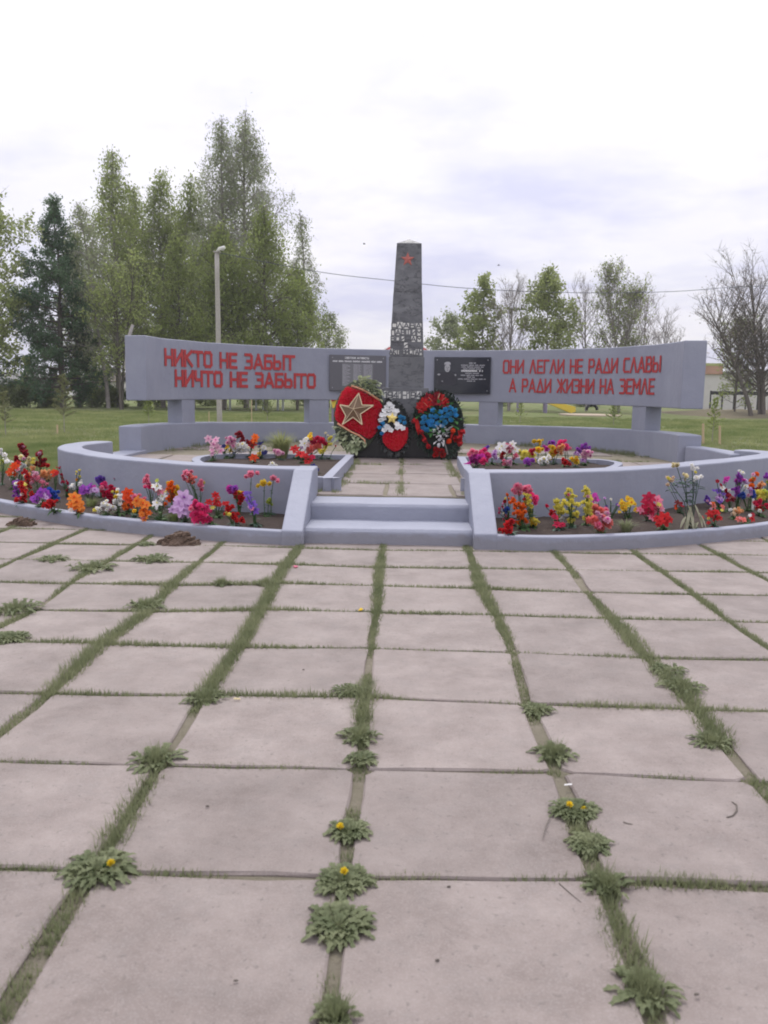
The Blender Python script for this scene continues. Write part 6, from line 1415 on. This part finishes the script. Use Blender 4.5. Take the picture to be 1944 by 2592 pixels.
# ================================================================ HOUSES AND PLAYGROUND IN THE DISTANCE
def house(label, pxa, pxb, y, py_eave, py_ridge, wall, roof, depth=6, windows=(), door=None, name='shed', extra=None, gable=True):
    a, b2 = UY(pxa, py_eave, y), UY(pxb, py_eave, y); ez = (a.z+b2.z)/2; rz = UY((pxa+pxb)/2, py_ridge, y+depth/2).z; x0, x1 = a.x, b2.x
    root = thing(name, label, 'building', ((x0+x1)/2, y, -.3)); mb = MB(); mb.box((x0,y,-.4),(x1,y+depth,ez)); mb.build('wall', wall, root)
    mb = MB(); o = .3; yc = y+depth/2
    mb.add([(x0-o,y-o,ez-.05),(x1+o,y-o,ez-.05),(x1+o,yc,rz),(x0-o,yc,rz),(x1+o,y+depth+o,ez-.05),(x0-o,y+depth+o,ez-.05),(x0-o,y-o,ez+.07),(x1+o,y-o,ez+.07),(x1+o,yc,rz+.12),(x0-o,yc,rz+.12),(x1+o,y+depth+o,ez+.07),(x0-o,y+depth+o,ez+.07)],
        [(0,3,2,1),(3,5,4,2),(6,7,8,9),(9,8,10,11),(0,1,7,6),(5,11,10,4),(1,2,8,7),(2,4,10,8),(0,6,9,3),(3,9,11,5)]); mb.build('roof', roof, root)
    for wx0, wx1, wy0, wy1 in windows:
        c0, c1 = UY(wx0, wy0, y-.02), UY(wx1, wy1, y-.02); mb = MB(); mb.box((c0.x,y-.06,c1.z),(c1.x,y+.02,c0.z)); w = mb.build('window', PM['greywhite'], root)
        mb = MB(); mb.box((c0.x+.08,y-.075,c1.z+.08),(c1.x-.08,y-.065,c0.z-.08)); mb.build('pane', simple('dark_glass', (.06,.07,.09), .15, .1, .5), w)
    return root
WD = simple('grey_boards', (.16,.14,.125), .9, .3, scale=4); DK = simple('dark_boards', (.06,.055,.055), .9, .3, scale=4); CR_ = simple('pale_plaster', (.55,.53,.50), .9, .08, scale=2); RF = simple('brown_grey_roof', (.13,.11,.095), .9, .3, scale=3); SL = simple('pale_slate_roof', (.22,.215,.21), .8, .2, scale=3)
house('long grey barn with pale roof at the far left', -40, 112, 96, 972, 948, WD, SL)
house('dark shed with brown roof behind the leaning birch', 205, 265, 100, 967, 941, DK, RF, windows=((216,221,968,980),))
house('pale garage end right of the dark shed', 264, 300, 98, 966, 944, CR_, RF)
cr = UY(185, 984, 90); root = thing('car', 'white car parked by the sheds at left', 'car', (cr.x, 90, -.1)); mb = MB()
prof_ = [(-1.9,.35),(-1.95,.7),(-1.75,.9),(-1.0,.98),(-.55,1.4),(.7,1.42),(1.25,1.0),(1.9,.9),(2.0,.6),(1.95,.35)]
k = len(prof_); mb.add([(cr.x+x,89.2,z) for x,z in prof_]+[(cr.x+x,90.8,z) for x,z in prof_], [tuple(reversed(range(k))), tuple(range(k,2*k))]+[(i,(i+1)%k,k+(i+1)%k,k+i) for i in range(k)]); mb.build('body', PM['white'], root, bevel=.05)
for wx in (-1.2, 1.25):
    for wy in (89.22, 90.78): mb = MB(); mb.tube([(cr.x+wx,wy-.1,.32),(cr.x+wx,wy+.1,.32)], .32, 14); mb.build('wheel', M['black'], root)
mb = MB(); mb.add([(cr.x-.9,89.18,1.0),(cr.x+1.05,89.18,1.0),(cr.x+.62,89.18,1.34),(cr.x-.5,89.18,1.34)], [(0,1,2,3)]); mb.build('side_window', M['plaque_black'], root)
# pale shop building at right with orange and green fascia
bl = thing('shop_building', 'pale flat building with orange and green band at the right', 'building', (UY(1850,995,92).x, 92, -.2)); xa, xb = UY(1735,960,92).x, UY(2010,960,92).x; z1 = UY(1850,948,92).z; z2 = UY(1850,927,92).z
mb = MB(); mb.box((xa,92,-.3),(xb,101,z1)); mb.build('wall', CR_, bl)
xm = UY(1828,940,92).x
mb = MB(); mb.box((xa-.1,91.8,z1+.002),(xm,101,z2)); mb.build('orange_band', simple('orange_fascia', (.42,.25,.18), .7, .25, scale=1), bl)
mb = MB(); mb.box((xa-.1,91.78,z2+.002),(xm,101,z2+.28)); mb.build('green_band', simple('green_fascia', (.36,.38,.16), .7, .2, scale=1), bl)
mb = MB(); mb.box((xm+.02,91.9,z1+.002),(xb,101,z1+.25)); mb.build('roof_edge', SL, bl)
for q in (1858, 1885, 1915):
    w0 = UY(q, 957, 92); mb = MB(); mb.box((w0.x,91.94,w0.z-1.1),(w0.x+.8,92.02,w0.z)); w = mb.build('window', PM['greywhite'], bl); mb = MB(); mb.box((w0.x+.08,91.925,w0.z-1.02),(w0.x+.72,91.935,w0.z-.08)); mb.build('pane', M['plaque_grey'], w)
# dark rail fence in front of it
fe = thing('rail_fence', 'low black fence in front of the pale building', 'fence', (UY(1880,1000,84).x, 84, -.1)); x0f, x1f = UY(1800,995,84).x, UY(2010,995,84).x
za, zb = UY(1880,1000,84).z, UY(1880,991,84).z
mb = MB(); mb.box((x0f,83.97,za),(x1f,84.03,zb)); mb.build('rail', M['black'], fe)
for i in range(8): xx = x0f+(x1f-x0f)*i/7.0; mb = MB(); mb.box((xx-.06,84.04,-.3),(xx+.06,84.14,zb+.05)); mb.build('post', M['black'], fe)
# bare earth bank at right
mb = MB(); e0, e1 = UY(1740,1030,64).x, UY(2060,1030,64).x
for j in range(9):
    for i in range(25):
        x = e0+(e1-e0)*i/24; y = 60+j*2.2; tt = math.sin(math.pi*j/8)*math.sin(math.pi*min(1,i/10+.02)/2); mb.v.append((x, y, gz(x,y)-.05+.42*tt+wob(x,y,2,.14*tt,1.1)))
mb.f = [(j*25+i, j*25+i+1, (j+1)*25+i+1, (j+1)*25+i) for j in range(8) for i in range(24)]; mb.m = [0]*len(mb.f); struct(mb.build('earth_bank', m_soil('bank_soil', (.12,.10,.075), (.21,.19,.12)), smooth=True))
# playground
pl_ = U(1420, 1046, -.05); Y = pl_.y
sl = thing('slide', 'yellow children\'s slide with grey violet posts on the lawn', 'slide', (pl_.x, Y, -.1)); VP = simple('violet_posts', (.22,.19,.27), .7, .15); YP = simple('yellow_playground_paint', (.68,.50,.06), .6, .12)
def pq(px, py): return UY(px, py, Y)
mb = MB(); q = [pq(1385,1020), pq(1420,1020), pq(1457,1030), pq(1457,1042), pq(1446,1046)]; mb.add([v+Vector((0,-.02,0)) for v in q]+[v+Vector((0,.02,0)) for v in q], [(4,3,2,1,0),(5,6,7,8,9)]+[(i,(i+1)%5,5+(i+1)%5,5+i) for i in range(5)]); mb.build('side_panel', YP, sl)
mb = MB(); q = [v+Vector((0,.7,0)) for v in q]; mb.add([v+Vector((0,-.02,0)) for v in q]+[v+Vector((0,.02,0)) for v in q], [(4,3,2,1,0),(5,6,7,8,9)]+[(i,(i+1)%5,5+(i+1)%5,5+i) for i in range(5)]); mb.build('side_panel', YP, sl)
mb = MB(); c0, c1 = pq(1395,1018), pq(1452,1044); mb.add([c0+Vector((0,.03,0)), c0+Vector((0,.66,0)), c1+Vector((0,.66,0)), c1+Vector((0,.03,0)), c0+Vector((0,.03,-.05)), c0+Vector((0,.66,-.05)), c1+Vector((0,.66,-.05)), c1+Vector((0,.03,-.05))], [(0,1,2,3),(7,6,5,4),(0,3,7,4),(1,5,6,2),(0,4,5,1),(3,2,6,7)]); mb.build('chute', VP, sl)
for dx, dy in ((0,0),(0,.75)): 
    p = pq(1382,1045); mb = MB(); mb.box((p.x-.07,p.y+dy-.07,-.2),(p.x+.07,p.y+dy+.07,2.1)); mb.build('post', VP, sl)
for px_, lb in ((1310,'grey violet playground post left of the yellow slide'),):
    p = UY(px_, 1043, Y+1); mb = MB(); mb.box((p.x-.08,p.y-.08,-.2),(p.x+.08,p.y+.08,2.0)); mb.tube([(p.x,p.y,2.0),(p.x,p.y,2.1)], [.09,.02], 6); tag(mb.build('post', VP, base=(p.x,p.y,-.2)), lb, 'post')
p = UY(1498, 1033, Y+6); mb = MB(); mb.tube([(p.x+.42*math.cos(t_), p.y, .08+.42*math.sin(t_)) for t_ in np.linspace(0, math.pi, 12)], .12, 8); tag(mb.build('tyre', M['black'], base=(p.x,p.y,-.05), smooth=True), 'half buried black tyre right of the slide', 'tyre')
mb = MB(); p = U(1492, 1052, -.05); mb.prism([(p.x+2.0*math.cos(t_)*(1+wob(t_,1,1,.2,1)), p.y+2.2*math.sin(t_)) for t_ in np.linspace(0,2*math.pi,24)[:-1]], -.2, .03); tag(mb.build('sand_patch', simple('sand', (.40,.33,.25), .95, .15), base=(p.x,p.y,0)), 'flat sand patch under the slide end', 'sandpit')
mb = MB(); q = [UY(838,1012,38), UY(866,1004,38), UY(866,1014,38), UY(842,1034,38)]; bd = thing('striped_board', 'yellow and red striped playground board left of the gold star wreath', 'board', (q[0].x, 38, -.1))
mb.add([v+Vector((0,-.03,0)) for v in q]+[v+Vector((0,.03,0)) for v in q], [(0,3,2,1),(4,5,6,7)]+[(i,(i+1)%4,4+(i+1)%4,4+i) for i in range(4)]); mb.build('panel', YP, bd)
mb = MB(); mb.tube([UY(839,1014,37.9), UY(852,1009,37.9), UY(866,1000,37.9)], .05, 6); mb.build('red_stripe', M['red_paint'], bd); mb = MB(); mb.box((q[3].x-.05,38.04,-.3),(q[3].x+.05,38.12,q[0].z)); mb.box((q[1].x-.05,38.04,-.3),(q[1].x+.05,38.12,q[1].z)); mb.build('posts', VP, bd)
# red roof peak behind the obelisk
gx0, gx1 = UY(974,884,44), UY(1084,886,44); gm = (gx0.x+gx1.x)/2; gh = thing('gazebo', 'small gazebo whose red roof shows either side of the obelisk', 'gazebo', (gm, 44.8, -.1)); pk = UY(1028,852,44).z
mb = MB(); e = gx0.z; w = (gx1.x-gx0.x)/2; mb.add([(gm-w,44,e),(gm+w,44,e),(gm+w,45.8,e),(gm-w,45.8,e),(gm,44.9,pk)], [(0,1,4),(1,2,4),(2,3,4),(3,0,4),(3,2,1,0)]); mb.build('roof', M['red_paint'], gh)
mb = MB(); mb.tube([(gm-w,43.97,e),(gm,44.88,pk)], .03, 5); mb.tube([(gm+w,43.97,e),(gm,44.88,pk)], .03, 5); mb.build('roof_edge', PM['white'], gh)
for sx_ in (-1, 1):
    for yy in (44.15, 45.65): mb = MB(); mb.box((gm+sx_*(w-.2)-.06,yy-.06,-.3),(gm+sx_*(w-.2)+.06,yy+.06,e)); mb.build('post', M['wood_old'], gh)
for i, (px_, h_) in enumerate(((648,12),(666,9),(703,12),(716,13),(582,12))):
    p = UY(px_, 1030, 62); mb = MB(); mb.tube([(p.x,62,-.2),(p.x+.02,62,h_*.1+.1)], [.09,.08], 6)
    tag(mb.build('bench_post', PM['greywhite'], base=(p.x,62,-.2)), ['pale short post under the board, left of the sapling','lowest pale post under the board','left of two pale posts close together under the board','right of two pale posts close together under the board','cream post under the board just right of the pole'][i], 'post', 'pale posts of the playground edge')
# two birds high in the sky
for px_, py2, lb in ((922,618,'small dark bird in the sky left of the obelisk top'),(1262,672,'small dark bird in the sky above the green tree')):
    p = UY(px_, py2, 70); mb = MB(); mb.tube([p+Vector((-.11,0,-.01)), p+Vector((-.03,0,.01)), p+Vector((.05,0,.01)), p+Vector((.12,0,.0))], [.006,.025,.025,.005], 6)
    for s_ in (-1,1): mb.add([p+Vector((-.05,0,.02)), p+Vector((.07,0,.03)), p+Vector((.02,s_*.22,.06)), p+Vector((-.08,s_*.36,.03))], [(0,1,2,3)])
    tag(mb.build('bird', M['black'], base=tuple(p)), lb, 'bird', 'birds in flight')

# ================================================================ THIN SPRING HAZE
hz = MB(); hz.box((-1600,-900,-4.0),(1600,1900,29.0))
hm = bpy.data.materials.new('haze'); hm.use_nodes = True; hn = hm.node_tree; hn.nodes.clear()
vo = hn.nodes.new('ShaderNodeVolumePrincipled'); vo.inputs['Density'].default_value = 0.0006; vo.inputs['Color'].default_value = (.95,.95,.97,1); vo.inputs['Anisotropy'].default_value = 0.2
ho = hn.nodes.new('ShaderNodeOutputMaterial'); hn.links.new(vo.outputs[0], ho.inputs['Volume'])
struct(tag(hz.build('haze', hm), 'thin pale haze over the whole field', 'haze'), 'stuff')
